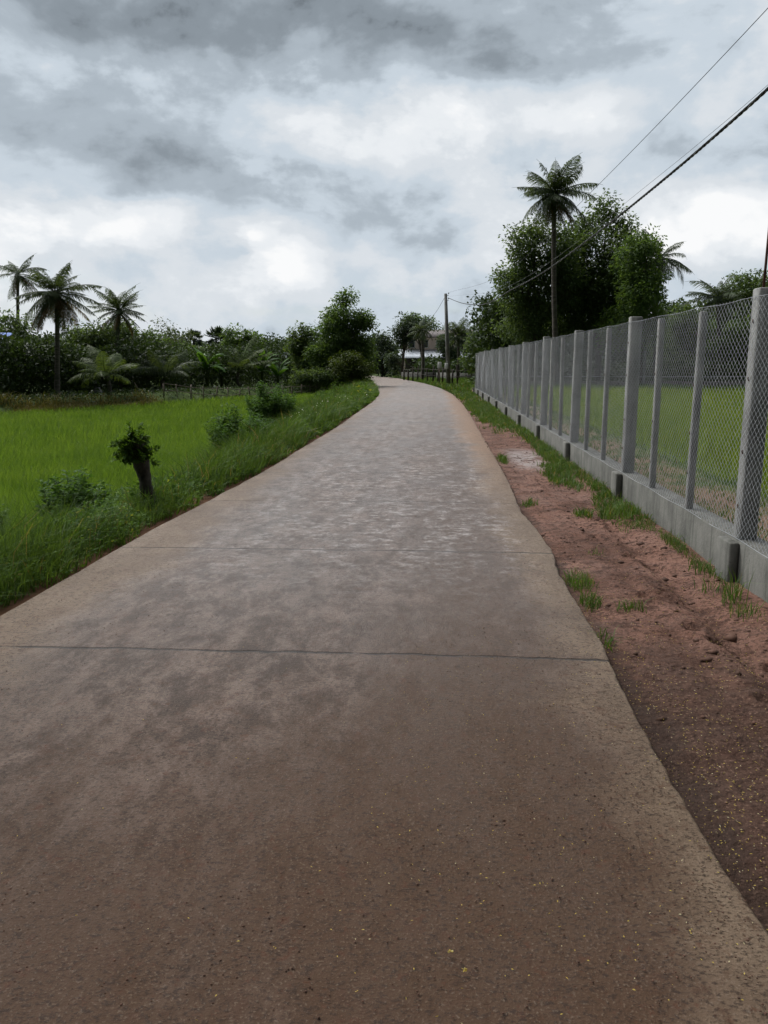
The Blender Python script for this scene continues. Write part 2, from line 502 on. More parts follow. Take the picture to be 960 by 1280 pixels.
BL = [  # photo position, size in degrees, brightness
    (300, 28, 22, 4.6, -.36), (560, 45, 12, 3.8, -.17), (40, 60, 10, 3.6, -.14), (660, 20, 7, 3, -.07),
    (290, 200, 8.5, 3.3, -.16), (140, 190, 7, 3.4, -.13), (340, 255, 6, 1.6, -.12),
    (620, 140, 8, 2.4, .24), (450, 160, 5, 1.8, .14), (180, 108, 8, 1.0, .08), (820, 40, 9, 3, .02), (730, 110, 4, 2.6, .14),
    (40, 262, 5, 1.5, .26), (140, 282, 5, 1.3, .20), (385, 335, 3.0, 2.0, .32), (325, 302, 1.3, 1.3, .22), (215, 262, 3.5, .9, .12),
    (500, 275, 6, 3.6, -.17), (590, 200, 3.0, 1.4, -.14), (255, 305, 5, 2.0, -.06), (470, 340, 4, 1.5, -.06),
    (910, 195, 8, 2.8, -.22), (900, 292, 6, 2.0, .24), (650, 300, 4, 2.6, .06), (60, 330, 6, 2, .08),
]
S = g.m('ADD', .70, g.m('MULTIPLY', g.m('SUBTRACT', n1, .5), .30))
S = g.m('ADD', S, g.m('MULTIPLY', g.m('SUBTRACT', n2, .5), .28))
n2b = g.noise(g.mapping(D, (1, 1, 1.8), (3.1 + .020, 1.7, .4 + .075)), 5.5, 10, .58, .2)
S = g.m('ADD', S, g.m('MULTIPLY', g.m('SUBTRACT', n2, n2b), .75))
vo = g.n('ShaderNodeTexVoronoi', feature='F1')
vw = g.n('ShaderNodeMix', data_type='RGBA'); vw.inputs[0].default_value = .10
g.link(g.mapping(D, (1, 1, 1.7)), vw.inputs[6]); g.link(g.noise(D, 7, 6, .6, 0, 'Color'), vw.inputs[7])
g.link(vw.outputs[2], vo.inputs['Vector'])
vo.inputs['Scale'].default_value = 6.0; vo.inputs['Detail'].default_value = 3; vo.inputs['Roughness'].default_value = .55
puff = g.m('SUBTRACT', .62, vo.outputs['Distance'])
S = g.m('ADD', S, g.m('MULTIPLY', puff, .26))
for px, py, sx, sy, a in BL:
    S = g.m('ADD', S, g.m('MULTIPLY', blob(px, py, sx, sy), a))
# floor for the cloud tone; sky behind the camera is dimmed below
S = g.m('MAXIMUM', g.m('ADD', S, .085), .10)
# crisp heaped cloud heads
n4 = g.noise(g.mapping(D, (1, 1, 1.5), (2.2, 9.1, 4.0)), 8.0, 9, .56)
cu = n4
for px, py, sx, sy, a in [(45, 262, 4.5, 1.7, 0.165), (140, 285, 5, 1.5, 0.135), (378, 335, 2.6, 1.9, 0.195), (328, 300, 1.2, 1.3, 0.165), (215, 290, 3, 1.2, 0.075),
                          (520, 175, 6, 2.4, 0.120), (650, 140, 7, 2.6, 0.120), (905, 292, 6, 2.0, 0.120), (60, 335, 5, 1.6, 0.090), (180, 345, 4, 1.6, 0.090)]:
    d_ = ray(px, py); d_ = d_ / np.linalg.norm(d_)
    a0 = math.degrees(math.atan2(d_[0], d_[1])); e0 = math.degrees(math.asin(d_[2]))
    ux = g.m('MULTIPLY', g.m('SUBTRACT', az, a0), 1 / sx); uy = g.m('MULTIPLY', g.m('SUBTRACT', el, e0), 1 / sy)
    cu = g.m('ADD', cu, g.m('MULTIPLY', g.m('EXPONENT', g.m('MULTIPLY', g.m('ADD', g.m('MULTIPLY', ux, ux), g.m('MULTIPLY', uy, uy)), -1.0)), a))
S = g.m('ADD', S, g.m('MULTIPLY', g.ramp(cu, .575, .66), .07))
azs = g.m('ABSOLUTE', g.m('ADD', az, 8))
S = g.m('ADD', S, g.m('MULTIPLY', g.m('MULTIPLY', g.ramp(azs, 68, 122), 1.0), -.8))  # unseen sky behind the camera darkened to dim the camera-facing post sides
cr = g.n('ShaderNodeValToRGB')
cr.color_ramp.interpolation = 'EASE'
stops = [(0.0, srgb(66, 72, 78)), (.18, srgb(139, 149, 158)), (.40, srgb(173, 184, 194)), (.57, srgb(201, 212, 222)),
         (.72, srgb(218, 224, 230)), (.86, srgb(234, 238, 242)), (1.0, srgb(250, 251, 252))]
el_ = cr.color_ramp.elements
el_[0].position, el_[0].color = stops[0][0], (*stops[0][1], 1)
el_[1].position, el_[1].color = stops[-1][0], (*stops[-1][1], 1)
for p_, c_ in stops[1:-1]:
    e_ = el_.new(p_); e_.color = (*c_, 1)
g.link(S, cr.inputs[0])
cloud = g.mix(1.0, cr.outputs[0], (10.0, 10.0, 10.0), 'MULTIPLY')
# sky glow added above the frame round the hidden sun to brighten the ground
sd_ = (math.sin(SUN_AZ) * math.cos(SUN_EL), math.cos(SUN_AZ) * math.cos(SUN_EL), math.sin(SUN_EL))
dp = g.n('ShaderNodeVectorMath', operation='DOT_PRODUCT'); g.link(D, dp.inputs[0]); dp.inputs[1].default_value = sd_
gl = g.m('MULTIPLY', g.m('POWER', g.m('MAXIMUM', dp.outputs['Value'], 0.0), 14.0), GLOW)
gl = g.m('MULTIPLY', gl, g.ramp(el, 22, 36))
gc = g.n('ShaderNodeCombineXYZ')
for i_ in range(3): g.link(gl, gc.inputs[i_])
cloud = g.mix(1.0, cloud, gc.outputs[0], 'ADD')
gap = g.m('MULTIPLY', g.ramp(n3, .52, .66), g.m('MULTIPLY', g.ramp(el, 1, 4), g.ramp(el, 5, 9, 1, 0)))
cover = g.m('SUBTRACT', 1.0, g.m('MULTIPLY', gap, .35))
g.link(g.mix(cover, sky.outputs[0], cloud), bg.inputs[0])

sl = bpy.data.lights.new('sun', 'SUN'); so = bpy.data.objects.new('sun', sl); COL.objects.link(so)
sl.energy = 1.5; sl.angle = math.radians(16); sl.color = (1, .96, .9)
so.rotation_euler = (math.pi / 2 - SUN_EL, 0, math.pi - SUN_AZ)
so.location = (-20, 20, 40)
sc.cycles.max_bounces = 5; sc.cycles.diffuse_bounces = 3; sc.cycles.glossy_bounces = 2; sc.cycles.transmission_bounces = 4
sc.view_settings.view_transform = 'Standard'; sc.view_settings.look = 'None'
sc.view_settings.exposure = 0; sc.view_settings.gamma = 1; sc.view_settings.use_curve_mapping = False

# ------------------------------------------------------------------ ground heights
FZ = -.62                                   # paddy level
RL = np.array([(-2.6, -14), (-2.66, 4.4), (-2.66, 5.0), (-2.64, 5.7), (-2.62, 6.5), (-2.59, 7.5), (-2.54, 8.6), (-2.45, 10), (-2.39, 12.2),
               (-2.34, 15.2), (-2.28, 19.2), (-2.3, 26.4), (-2.33, 33), (-2.5, 39), (-3.1, 48), (-4.4, 61), (-7.2, 80), (-12, 100), (-20, 125)])
RR = np.array([(.96, -14), (.95, 2.02), (.93, 2.3), (.92, 2.65), (.92, 3.1), (.94, 3.76), (.975, 4.33), (.97, 5.1), (.97, 5.9), (1.02, 6.5), (1.01, 7.35),
               (.965, 8.3), (1.0, 9.3), (1.02, 9.9), (1.06, 12.1), (1.08, 14.5), (1.12, 18.2), (1.18, 23), (1.21, 29.5), (1.08, 40), (.56, 50), (-.55, 61.5),
               (-3.2, 80), (-8, 100), (-16, 125)])
def xl(Y): return np.interp(Y, RL[:, 1], RL[:, 0])
def xr(Y): return np.interp(Y, RR[:, 1], RR[:, 0])
FE = np.array([at(-260, 535, FZ + .3)[:2], at(0, 512, FZ + .3)[:2], at(350, 491, FZ + .3)[:2], at(415, 487.5, FZ + .3)[:2]])   # far edge of the paddy
def field_far(X):                           # depth at which the paddy ends, by X
    return np.interp(X, FE[:, 0], FE[:, 1])
def bank_w(Y):
    return np.interp(Y, [0, 8, 16, 25, 40, 55], [1.5, 1.6, 2.0, 2.7, 3.4, 3.6])
FX0, FX1 = 2.24, 2.44                        # ground beam
def H(X, Y):
    X = np.asarray(X, float); Y = np.asarray(Y, float)
    n = fbm(X * .6, Y * .6, 3) * .10
    dl = xl(Y) - X                          # metres left of the road
    bw = bank_w(Y)
    left = -.05 - sstep(.25, 1.0, dl / bw) * (-FZ - .05)
    past = sstep(0, 2.5, Y - field_far(X))
    left = left * (1 - past) + (-.05) * past
    left = left + n * sstep(.1, .8, dl) * .7
    right = np.where(X < 2.3, -.05, .04) + n * .6 * sstep(2.5, 3.5, X)
    h = np.where(dl > 0, left, np.where(X > xr(Y), right, -.16))
    return h

# one sheet of ground to the horizon
def lines(segs):
    out = []
    for a, b, st in segs:
        out += list(np.arange(a, b, st))
    return np.array(out + [segs[-1][1]])
gx = lines([(-900, -200, 100), (-200, -60, 20), (-60, -24, 3), (-24, -8, .8), (-8, -2, .16), (-2, 1.0, .5), (1.0, 4, .15), (4, 12, .6), (12, 60, 3), (60, 200, 20), (200, 900, 100)])
gy = lines([(-60, 0, 4), (0, 20, .3), (20, 60, .8), (60, 140, 4), (140, 400, 30), (400, 1600, 150)])
GX, GY = np.meshgrid(gx, gy)
GZ = H(GX, GY)
GZ = np.where((GX > 0.85) & (GX < 2.35) & (GY < 60) & (GY > -14), -.16, GZ)
nx, ny = len(gx), len(gy)
ii = (np.arange(ny - 1)[:, None] * nx + np.arange(nx - 1)[None, :])
b_ = MB().add(np.stack([GX, GY, GZ], -1), np.stack([ii, ii + 1, ii + nx + 1, ii + nx], -1).reshape(-1, 4))
tag(b_.build('ground', M['ground'], smooth=True), kind='structure')

# road slab with a real edge
ry = np.concatenate([np.arange(-14, 0, .5), np.arange(0, 20, .05), np.arange(20, 60, .25), np.arange(60, 125.1, 1)])
jl = fbm(ry * 1.8, ry * 0 + 3.3, 11, 5) * .05
jr = fbm(ry * 2.2, ry * 0 + 9.1, 12, 5) * .018 + fbm(ry * 11, ry * 0 + 2.1, 13, 4) * .028
L_ = xl(ry) + jl; R_ = xr(ry) + jr
ts = np.concatenate([[0, .003], np.linspace(.06, .94, 12), [.997, 1]])
RX = L_[:, None] * (1 - ts) + R_[:, None] * ts
RZ = np.broadcast_to(.012 - .03 * (ts - .5) ** 2, RX.shape) + fbm(RX * .7, ry[:, None] * .7, 5) * .018
RZ = RZ.copy(); RZ[:, 0] -= .006; RZ[:, -1] -= .006
RX = np.concatenate([RX[:, :1] - .015, RX, RX[:, -1:] + .015], 1)
RZ = np.concatenate([np.full((len(ry), 1), -.2), RZ, np.full((len(ry), 1), -.2)], 1)
RY = np.broadcast_to(ry[:, None], RX.shape)
nx = RX.shape[1]
ii = (np.arange(len(ry) - 1)[:, None] * nx + np.arange(nx - 1)[None, :])
tag(MB().add(np.stack([RX, RY, RZ], -1), np.stack([ii, ii + 1, ii + nx + 1, ii + nx], -1).reshape(-1, 4)).build('road', M['road']), kind='structure')

# red dirt verge between road and fence, churned by tyres and hooves
vy = np.concatenate([np.arange(-3, 1.4, .1), np.arange(1.4, 9, .016), np.arange(9, 18, .04), np.arange(18, 60, .2)])
vx = np.arange(.82, 2.36, .018)
VX, VY = np.meshgrid(vx, vy)
def verge_z(X, Y):
    base = -.045 - .02 * (1 - sstep(1.0, 1.15, X)) + fbm(X * 1.3, Y * 1.0, 21, 4) * .05
    rut = np.exp(-((X - 1.78 - fbm(Y * .5, Y * 0, 31) * .3) / .10) ** 2) * -.05 * sstep(2.5, 3.5, Y) * (1 - sstep(8, 11, Y))
    rut2 = np.exp(-((X - 1.50 - fbm(Y * .6, Y * 0 + 4, 33) * .3) / .07) ** 2) * -.02 * (1 - sstep(8, 11, Y))
    churn = sstep(.06, .22, fbm(X * 1.6, Y * 1.1, 41, 3)) * sstep(1.25, 1.5, X)
    cl = np.abs(fbm(X * 7, Y * 7, 51, 4)) * .17 * (.14 + churn)
    tread = (np.sin((Y + X * .6) * 42) * .5 + .5) * .012 * np.exp(-((X - 1.78) / .12) ** 2) * sstep(.35, .6, vnoise(X * 2, Y * .8, 61))
    return base + rut + rut2 + cl + tread + fbm(X * 22, Y * 22, 71, 2) * .012 + .03 * sstep(1.9, 2.2, X)
VZ = verge_z(VX, VY)
for hx, hy, hr in [(1.80, 6.35, .07), (1.70, 6.7, .06), (1.68, 4.52, .05), (1.60, 4.75, .05), (1.86, 4.2, .04), (1.55, 7.4, .05), (1.62, 3.7, .04)]:
    d_ = ((VX - hx) ** 2 + ((VY - hy) * .8) ** 2) / hr ** 2
    VZ += -.045 * np.exp(-d_) + .018 * np.exp(-(np.sqrt(d_) - 1.6) ** 2 * 2)
nx = len(vx)
ii = (np.arange(len(vy) - 1)[:, None] * nx + np.arange(nx - 1)[None, :])
tag(MB().add(np.stack([VX, VY, VZ], -1), np.stack([ii, ii + 1, ii + nx + 1, ii + nx], -1).reshape(-1, 4)).build('dirt_verge', M['dirt'], smooth=True), kind='structure')

# ------------------------------------------------------------------ rice and grass
def lean(n, a, bias=(0, 0)):
    return R.normal(0, a, (n, 2)) + np.array(bias)

def scatter(n, x0, x1, y0, y1, p):
    """n candidates, kept with probability p(x,y)"""
    X = R.uniform(x0, x1, n); Y = R.uniform(y0, y1, n)
    k = R.uniform(0, 1, n) < p(X, Y)
    return X[k], Y[k]

mb = MB()
for y0, y1, dens, hh, ww in [(4, 12, 800, .34, .0085), (12, 20, 420, .34, .012), (20, 32, 200, .34, .019), (32, 55, 90, .34, .034)]:
    xa = -y1 * .62 - 2
    n = int(dens * (y1 - y0) * (-3 - xa))
    def inside(X, Y):
        dl = xl(Y) - X
        patch = .75 + .5 * (vnoise(X * .5, Y * .5, 91) - .3)
        return (dl > bank_w(Y) * .72) * (Y < field_far(X) - .2) * (X > -Y * .60 - 2.5) * np.clip(patch, .3, 1)
    X, Y = scatter(n, xa, -3, y0, y1, inside)
    Z = H(X, Y) - .01
    h = hh * (.72 + .30 * vnoise(X * .35, Y * .9, 92) + .35 * R.uniform(0, 1, len(X)) ** 2)
    mb.blades(np.stack([X, Y, Z], 1), lean(len(X), .28, (.05, 0)), h, ww * R.uniform(.7, 1.3, len(X)))
tag(mb.build('rice_crop', M['rice']), kind='stuff', label='dense bright green young rice filling the paddy left of the road', cat='rice')

# grass and weeds on the left bank
mb = MB()
for y0, y1, dens, ww in [(2.5, 8, 1500, .007), (8, 16, 800, .010), (16, 30, 380, .017), (30, 62, 150, .034)]:
    n = int(dens * (y1 - y0) * 6)
    def bank(X, Y):
        dl = xl(Y) - X
        e = .05 + .12 * vnoise(Y * 2.3, X * 0 + 1, 93)
        return (dl > e) * (dl < bank_w(Y) * 1.05) * np.clip(.35 + 1.3 * vnoise(X * 1.6, Y * 1.6, 94), 0, 1) * (1 - .5 * sstep(.75, 1.05, dl / bank_w(Y)))
    X, Y = scatter(n, -8, -2.2, y0, y1, bank)
    dl = xl(Y) - X
    h = (.12 + .30 * sstep(0, .5, dl)) * (.5 + .9 * vnoise(X * 1.2, Y * 1.2, 95)) * R.uniform(.6, 1.5, len(X)) + .03
    h = h * (1 - .62 * np.exp(-((X + 3.75) / .55) ** 2 - ((Y - 10.4) / 1.3) ** 2)) * (1 - .45 * np.exp(-((X + 3.5) / .6) ** 2 - ((Y - 7.6) / .9) ** 2))
    mb.blades(np.stack([X, Y, H(X, Y) - .01], 1), lean(len(X), .5, (.12, -.05)), h, ww * R.uniform(.6, 1.5, len(X)))
    # low broad leaves among the blades
    n2 = int(n * 1.1)
    X, Y = scatter(n2, -8, -2.2, y0, y1, bank)
    dl = xl(Y) - X
    h = (.05 + .22 * sstep(0, .5, dl)) * (.4 + 1.1 * vnoise(X * 1.4 + 7, Y * 1.4, 96)) * R.uniform(.3, 1.2, len(X))
    h = h * (1 - .6 * np.exp(-((X + 3.75) / .55) ** 2 - ((Y - 10.4) / 1.3) ** 2))
    d = R.normal(0, 1, (len(X), 3)); d[:, 2] = np.abs(d[:, 2]) * .5
    nr = R.normal(0, .5, (len(X), 3)) + np.array([0, 0, 1])
    sz = ww * R.uniform(1.8, 4.6, len(X))
    mb.leaves(np.stack([X, Y, H(X, Y) + h], 1), d, nr, sz * 1.5, sz, .1, 1)
# white flower heads half way along
X = R.normal(-3.6, .5, 70); Y = R.normal(23, 3.5, 70)
d = R.normal(0, 1, (70, 3)); mb.leaves(np.stack([X, Y, H(X, Y) + R.uniform(.3, .5, 70)], 1), d, d[:, ::-1].copy(), .05, .04, .1, 2)
tag(mb.build('roadside_grass', [M['grass'], M['weed'], M['flower']]), kind='stuff', label='rough green grass and weeds on the left road bank', cat='grass')

# grass patches on the right verge
mb = MB()
PATCH = [(at(*p_, -.05), rx_, ry_, dn_) for p_, rx_, ry_, dn_ in [
    ((770, 640), .20, 1.2, .9), ((728, 645), .10, .22, .9), ((700, 598), .20, 1.6, .8), ((690, 575), .16, 1.7, .9), ((650, 535), .40, 2.6, 1), ((625, 525), .40, 3.2, 1), ((628, 577), .07, .6, .8),
    ((600, 508), .5, 4, 1), ((595, 492), .8, 6, 1), ((660, 633), .09, .16, .7), ((725, 728), .10, .22, .8), ((738, 755), .08, .18, .7), ((757, 800), .05, .2, .6),
    ((790, 765), .10, .09, .7), ((745, 693), .08, .07, .5), ((925, 765), .12, .30, .55), ((900, 735), .10, .3, .5), ((820, 655), .12, .5, .7), ((575, 484), 1.2, 8, 1), ((690, 556), .3, 1.2, .6), ((665, 545), .35, 1.6, .8)]]
PATCH += [(np.array([2.13, 6.9, 0]), .07, 1.6, .75), (np.array([2.10, 8.3, 0]), .12, 1.0, .85), (np.array([2.12, 10.5, 0]), .10, 2.2, .8), (np.array([2.08, 15, 0]), .16, 3, .9), (np.array([1.75, 28, 0]), .5, 9, .8), (np.array([1.7, 42, 0]), .6, 8, 1)]
def patchw(X, Y):
    v = np.zeros_like(X)
    for c_, rx_, ry_, dn_ in PATCH:
        r2 = ((X - c_[0]) / rx_) ** 2 + ((Y - c_[1]) / ry_) ** 2
        v = np.maximum(v, dn_ * np.exp(-r2 ** 1.5 * .8))
    return sstep(.25, .75, v + (fbm(X * 4, Y * 2.5, 97) * 1.0)) * (v > .05)
for y0, y1, dens, ww, hs in [(2, 8, 3600, .005, .75), (8, 16, 2200, .008, 1), (16, 32, 900, .015, 1), (32, 62, 260, .035, 1)]:
    n = int(dens * (y1 - y0) * 1.5)
    X, Y = scatter(n, .8, 2.22, y0, y1, lambda X, Y: patchw(X, Y) * (X > xr(Y) + .02))
    h = hs * (.04 + .10 * R.uniform(0, 1, len(X)) ** 1.5) * (.6 + .8 * vnoise(X * 2, Y * 2, 98))
    mb.blades(np.stack([X, Y, verge_z(X, Y) - .005], 1), lean(len(X), .6), h, ww * R.uniform(.7, 1.4, len(X)))
# taller weeds against the near beam
for cx, cy, hh in [(2.02, 5.25, .26), (2.08, 5.35, .22), (2.0, 5.0, .12), (1.98, 5.6, .12), (2.06, 6.1, .16)]:
    n = 26
    X = R.normal(cx, .035, n); Y = R.normal(cy, .06, n)
    mb.blades(np.stack([X, Y, verge_z(X, Y) - .01], 1), lean(n, .45), hh * R.uniform(.5, 1.1, n), .006)
# far verge beyond the end of the fence and along the right side of the bend
X, Y = scatter(26000, -6, 9, 44, 85, lambda X, Y: (X > xr(Y) + .1) * (X < 9) * .9)
mb.blades(np.stack([X, Y, H(X, Y)], 1), lean(len(X), .5), R.uniform(.1, .35, len(X)), .05)
tag(mb.build('verge_grass', M['grass']), kind='stuff', label='short grass patches on the red dirt verge along the fence', cat='grass')

# grass crop inside the fence
mb = MB()
for y0, y1, dens, ww, x1 in [(4, 12, 500, .010, 12), (12, 24, 240, .018, 22), (24, 46, 90, .036, 36)]:
    n = int(dens * (y1 - y0) * (x1 - 2.5))
    def inn(X, Y):
        dx = X - 2.5
        bare = sstep(.40, .6, dx) * (1 - sstep(.80, 1.15, dx + fbm(X, Y * .7, 99) * 1.5))
        return (X < Y * .52 + 3) * np.clip(1 - bare * .55, 0, 1)
    X, Y = scatter(n, 2.5, x1, y0, y1, inn)
    dx = X - 2.5
    tall = sstep(1.1, 2.2, dx)
    h = (.07 + .30 * tall) * R.uniform(.6, 1.25, len(X)) * (.7 + .5 * vnoise(X * .5, Y * .5, 100))
    ln = lean(len(X), .3); k = (dx > 1.3) & (Y < 40)
    P_ = np.stack([X, Y, H(X, Y) - .01], 1); wd = ww * R.uniform(.7, 1.3, len(X))
    mb.blades(P_[k], ln[k], h[k], wd[k], mi=0); mb.blades(P_[~k], ln[~k], h[~k], wd[~k], mi=1)
tag(mb.build('fenced_crop', [M['rice_y'], M['grass']]), kind='stuff', label='yellow green grass crop growing behind the wire fence', cat='crop')

# dry grass on the bund at the far left edge of the paddy
mb = MB()
p0, p1 = at(-40, 515, FZ + .3), at(190, 501, FZ + .3)
n = 5000; t = R.uniform(0, 1, n)
X = p0[0] + (p1[0] - p0[0]) * t + R.normal(0, .35, n); Y = p0[1] + (p1[1] - p0[1]) * t + .9 + R.normal(0, .4, n)
mb.blades(np.stack([X, Y, H(X, Y)], 1), lean(n, .6), R.uniform(.1, .42, n) * (.4 + vnoise(X * .8, Y * .8, 5)), .035)
tag(mb.build('dry_grass', M['drygrass']), kind='stuff', label='brown dry grass on the low bund at the far left of the paddy', cat='grass')

# fallen yellow petals
mb = MB()
n = 5200
Y = 1.6 + R.gamma(1.6, 1.25, n); X = np.where(R.uniform(0, 1, n) < .86, R.uniform(.95, 2.15, n), R.uniform(-.2, .98, n))
k = R.uniform(0, 1, n) < np.clip(.15 + 1.3 * vnoise(X * 3, Y * 3, 101) - .2 * (Y > 4.6), 0, 1)
X, Y = X[k], Y[k]
X = np.concatenate([X, R.uniform(-2.4, 1, 110), R.normal(.0, .25, 25)]); Y = np.concatenate([Y, R.uniform(1.5, 5, 110), R.normal(1.95, .15, 25)])
Z = np.where(X > xr(Y) + .015, verge_z(X, Y) + .008, .024)
n = len(X); d = R.normal(0, 1, (n, 3)); d[:, 2] *= .12
nr = R.normal(0, .35, (n, 3)) + np.array([0, 0, 1])
mb.leaves(np.stack([X, Y, Z], 1), d, nr, R.uniform(.005, .013, n) * np.where(X > 1, 1.1, .8), R.uniform(.0025, .0042, n), .2)
# two small blossoms lying whole on the slab
for cx, cy in [(at(563, 1199)[0], at(563, 1199)[1]), (at(580, 1222)[0], at(580, 1222)[1])]:
    n = 14; a = R.uniform(0, 6.28, n)
    d = np.stack([np.cos(a), np.sin(a), R.uniform(.1, .6, n)], 1)
    mb.leaves(np.tile([cx, cy, .022], (n, 1)), d, R.normal(0, .4, (n, 3)) + np.array([0, 0, 1]), .009, .004, .2)
tag(mb.build('fallen_petals', M['petal']), kind='stuff', label='tiny yellow fallen petals scattered over dirt and concrete', cat='petals')

# crumbs of red mud on the slab and clods on the verge
mb = MB()
n = 10200
Y = np.concatenate([1.4 + R.gamma(1.5, 1.6, 7600), R.uniform(1.5, 16, 2600)]); X = np.concatenate([R.uniform(-2.6, 1, 6600), .9 - R.gamma(1.2, .22, 1000), R.uniform(1.05, 2.2, 2600)])
cl_ = [(1.76, 6.6, .16, .55), (1.62, 9.3, .18, 1.2), (1.70, 4.45, .13, .35), (1.45, 8.2, .12, .6)]
X = np.concatenate([X] + [R.normal(a, c, 60) for a, b, c, d in cl_]); Y = np.concatenate([Y] + [R.normal(b, d, 60) for a, b, c, d in cl_]); n = len(X)
X[10200:] = np.clip(X[10200:], 1.12, 2.18)
Z = np.where(X > xr(Y) + .02, verge_z(X, Y), .012)
s_ = R.uniform(.0012, .0030, n) * R.uniform(.8, 1.7, n) * np.where(X > 1.0, 1.9, 1); s_ = np.where((X > 1) & (R.uniform(0, 1, n) < .12), s_ * 3, s_); s_[10200:] *= R.uniform(1.2, 2.4, n - 10200)
base = np.array([(1, 0, 0), (0, 1, 0), (-1, 0, 0), (0, -1, 0), (0, 0, .7), (0, 0, -.4)], float)
Vb = base[None] * R.uniform(.6, 1.4, (n, 6, 1)) * s_[:, None, None] + np.stack([X, Y, Z], 1)[:, None, :]
tri = np.array([(0, 1, 4), (1, 2, 4), (2, 3, 4), (3, 0, 4), (1, 0, 5), (2, 1, 5), (3, 2, 5), (0, 3, 5)])
mb.add(Vb.reshape(-1, 3), None, (np.arange(n)[:, None, None] * 6 + tri[None]).reshape(-1, 3))
M['mud'] = simplemat('red_mud', (.045, .022, .013), (.12, .06, .04), 8, .8, .2)
tag(mb.build('mud_crumbs', M['mud']), kind='stuff', label='small crumbs and clods of red mud on slab and verge', cat='mud')

# ------------------------------------------------------------------ concrete post and wire mesh fence
fence = thing('concrete_fence', (2.33, 20, 0), 'long fence of grey concrete posts and chain link mesh on a low concrete beam', 'fence')
FL = (2.33, 20, 0)
def fpart(mb, name, mats, smooth=False):
    o = mb.build(name, mats, None, smooth)
    me = o.data
    me.transform(__import__('mathutils').Matrix.Translation((-FL[0], -FL[1], -FL[2])))
    o.parent = fence
    return o
Y0, BAY, NB = 5.9, 3.6, 10
YS, YE = Y0 - 2 * BAY, Y0 + NB * BAY - .2
ZB = .28
mb = MB()
ey = np.arange(YS, YE + .01, .3)
for a, b__ in zip(ey[:-1], ey[1:]):
    pass
# beam: long prism with softened, slightly uneven top edge
prof = [(FX0, -.3), (FX0, ZB - .015), (FX0 + .012, ZB), (FX1 - .012, ZB), (FX1, ZB - .015), (FX1, -.3)]
yy = np.arange(YS, YE, .08); k = len(prof)
V = np.array([[(px_ + fbm(y_ * 2, pz_ * 3 + px_ * 9, 7, 3) * .014, y_, pz_ + (fbm(y_ * 1.5, px_ * 5, 8, 3) * .012 if pz_ > 0 else 0)) for px_, pz_ in prof] for y_ in yy]).reshape(-1, 3)
i_ = np.arange(len(yy) - 1)[:, None] * k; j_ = np.arange(k - 1)[None, :]
mb.add(V, np.stack([i_ + j_, i_ + k + j_, i_ + k + j_ + 1, i_ + j_ + 1], -1).reshape(-1, 4), [(0, 1, 2), (0, 2, 3), (0, 3, 4), (0, 4, 5)] + [((len(yy) - 1) * k + a, (len(yy) - 1) * k + c, (len(yy) - 1) * k + b2) for a, b2, c in [(0, 1, 2), (0, 2, 3), (0, 3, 4), (0, 4, 5)]])
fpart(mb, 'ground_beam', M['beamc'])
ZT = 2.03
for kbay in range(-2, NB + 1):
    yb = Y0 + kbay * BAY
    if yb < YE + .3:
        o = fpart(MB().box((FX0 - .075, yb - .13, -.3), (FX0 - .002, yb + .13, ZB - .004 + R.uniform(-.01, .005)), .008), 'footing', M['beamc'])
    for s_ in range(3):
        yp = yb + s_ * BAY / 3
        if yp > YE: continue
        big = s_ == 0
        hw = .064 if big else .030
        top = ZT + (.02 if big else -.05) + R.uniform(-.012, .012)
        tx, ty = R.normal(0, .004, 2)
        mb = MB().box((FX0 + .015, yp - hw, ZB + .002), (FX0 + .015 + 2 * hw, yp + hw, top), .008)
        # lean a hair, as cast posts do
        for V in mb.v:
            V[:, 0] += (V[:, 2] - ZB) * tx; V[:, 1] += (V[:, 2] - ZB) * ty
        # tie wires and cast-in hooks on the road face
        for zt in (.55, .95, 1.4, 1.8):
            z_ = zt + R.uniform(-.06, .06)
            xo = FX0 + .013
            mb.tube([(xo - .002, yp - .010, z_ - .012), (xo - .006, yp, z_ + .004), (xo - .002, yp + .008, z_ + .014)], .004, 5, 1)
        if big and kbay == 0:
            pass
        po = fpart(mb, 'concrete_post', [M['concrete'], M['rust']])
        if big and kbay == 0:
            rb = MB().tube([(FX0 + .058, yp - .01, ZT - .05), (FX0 + .060, yp - .012, ZT + .2), (FX0 + .064, yp - .01, ZT + .49)], .009, 6).build('rebar', M['rust'])
            rb.data.transform(__import__('mathutils').Matrix.Translation((-FL[0], -FL[1], -FL[2])))
            rb.parent = po
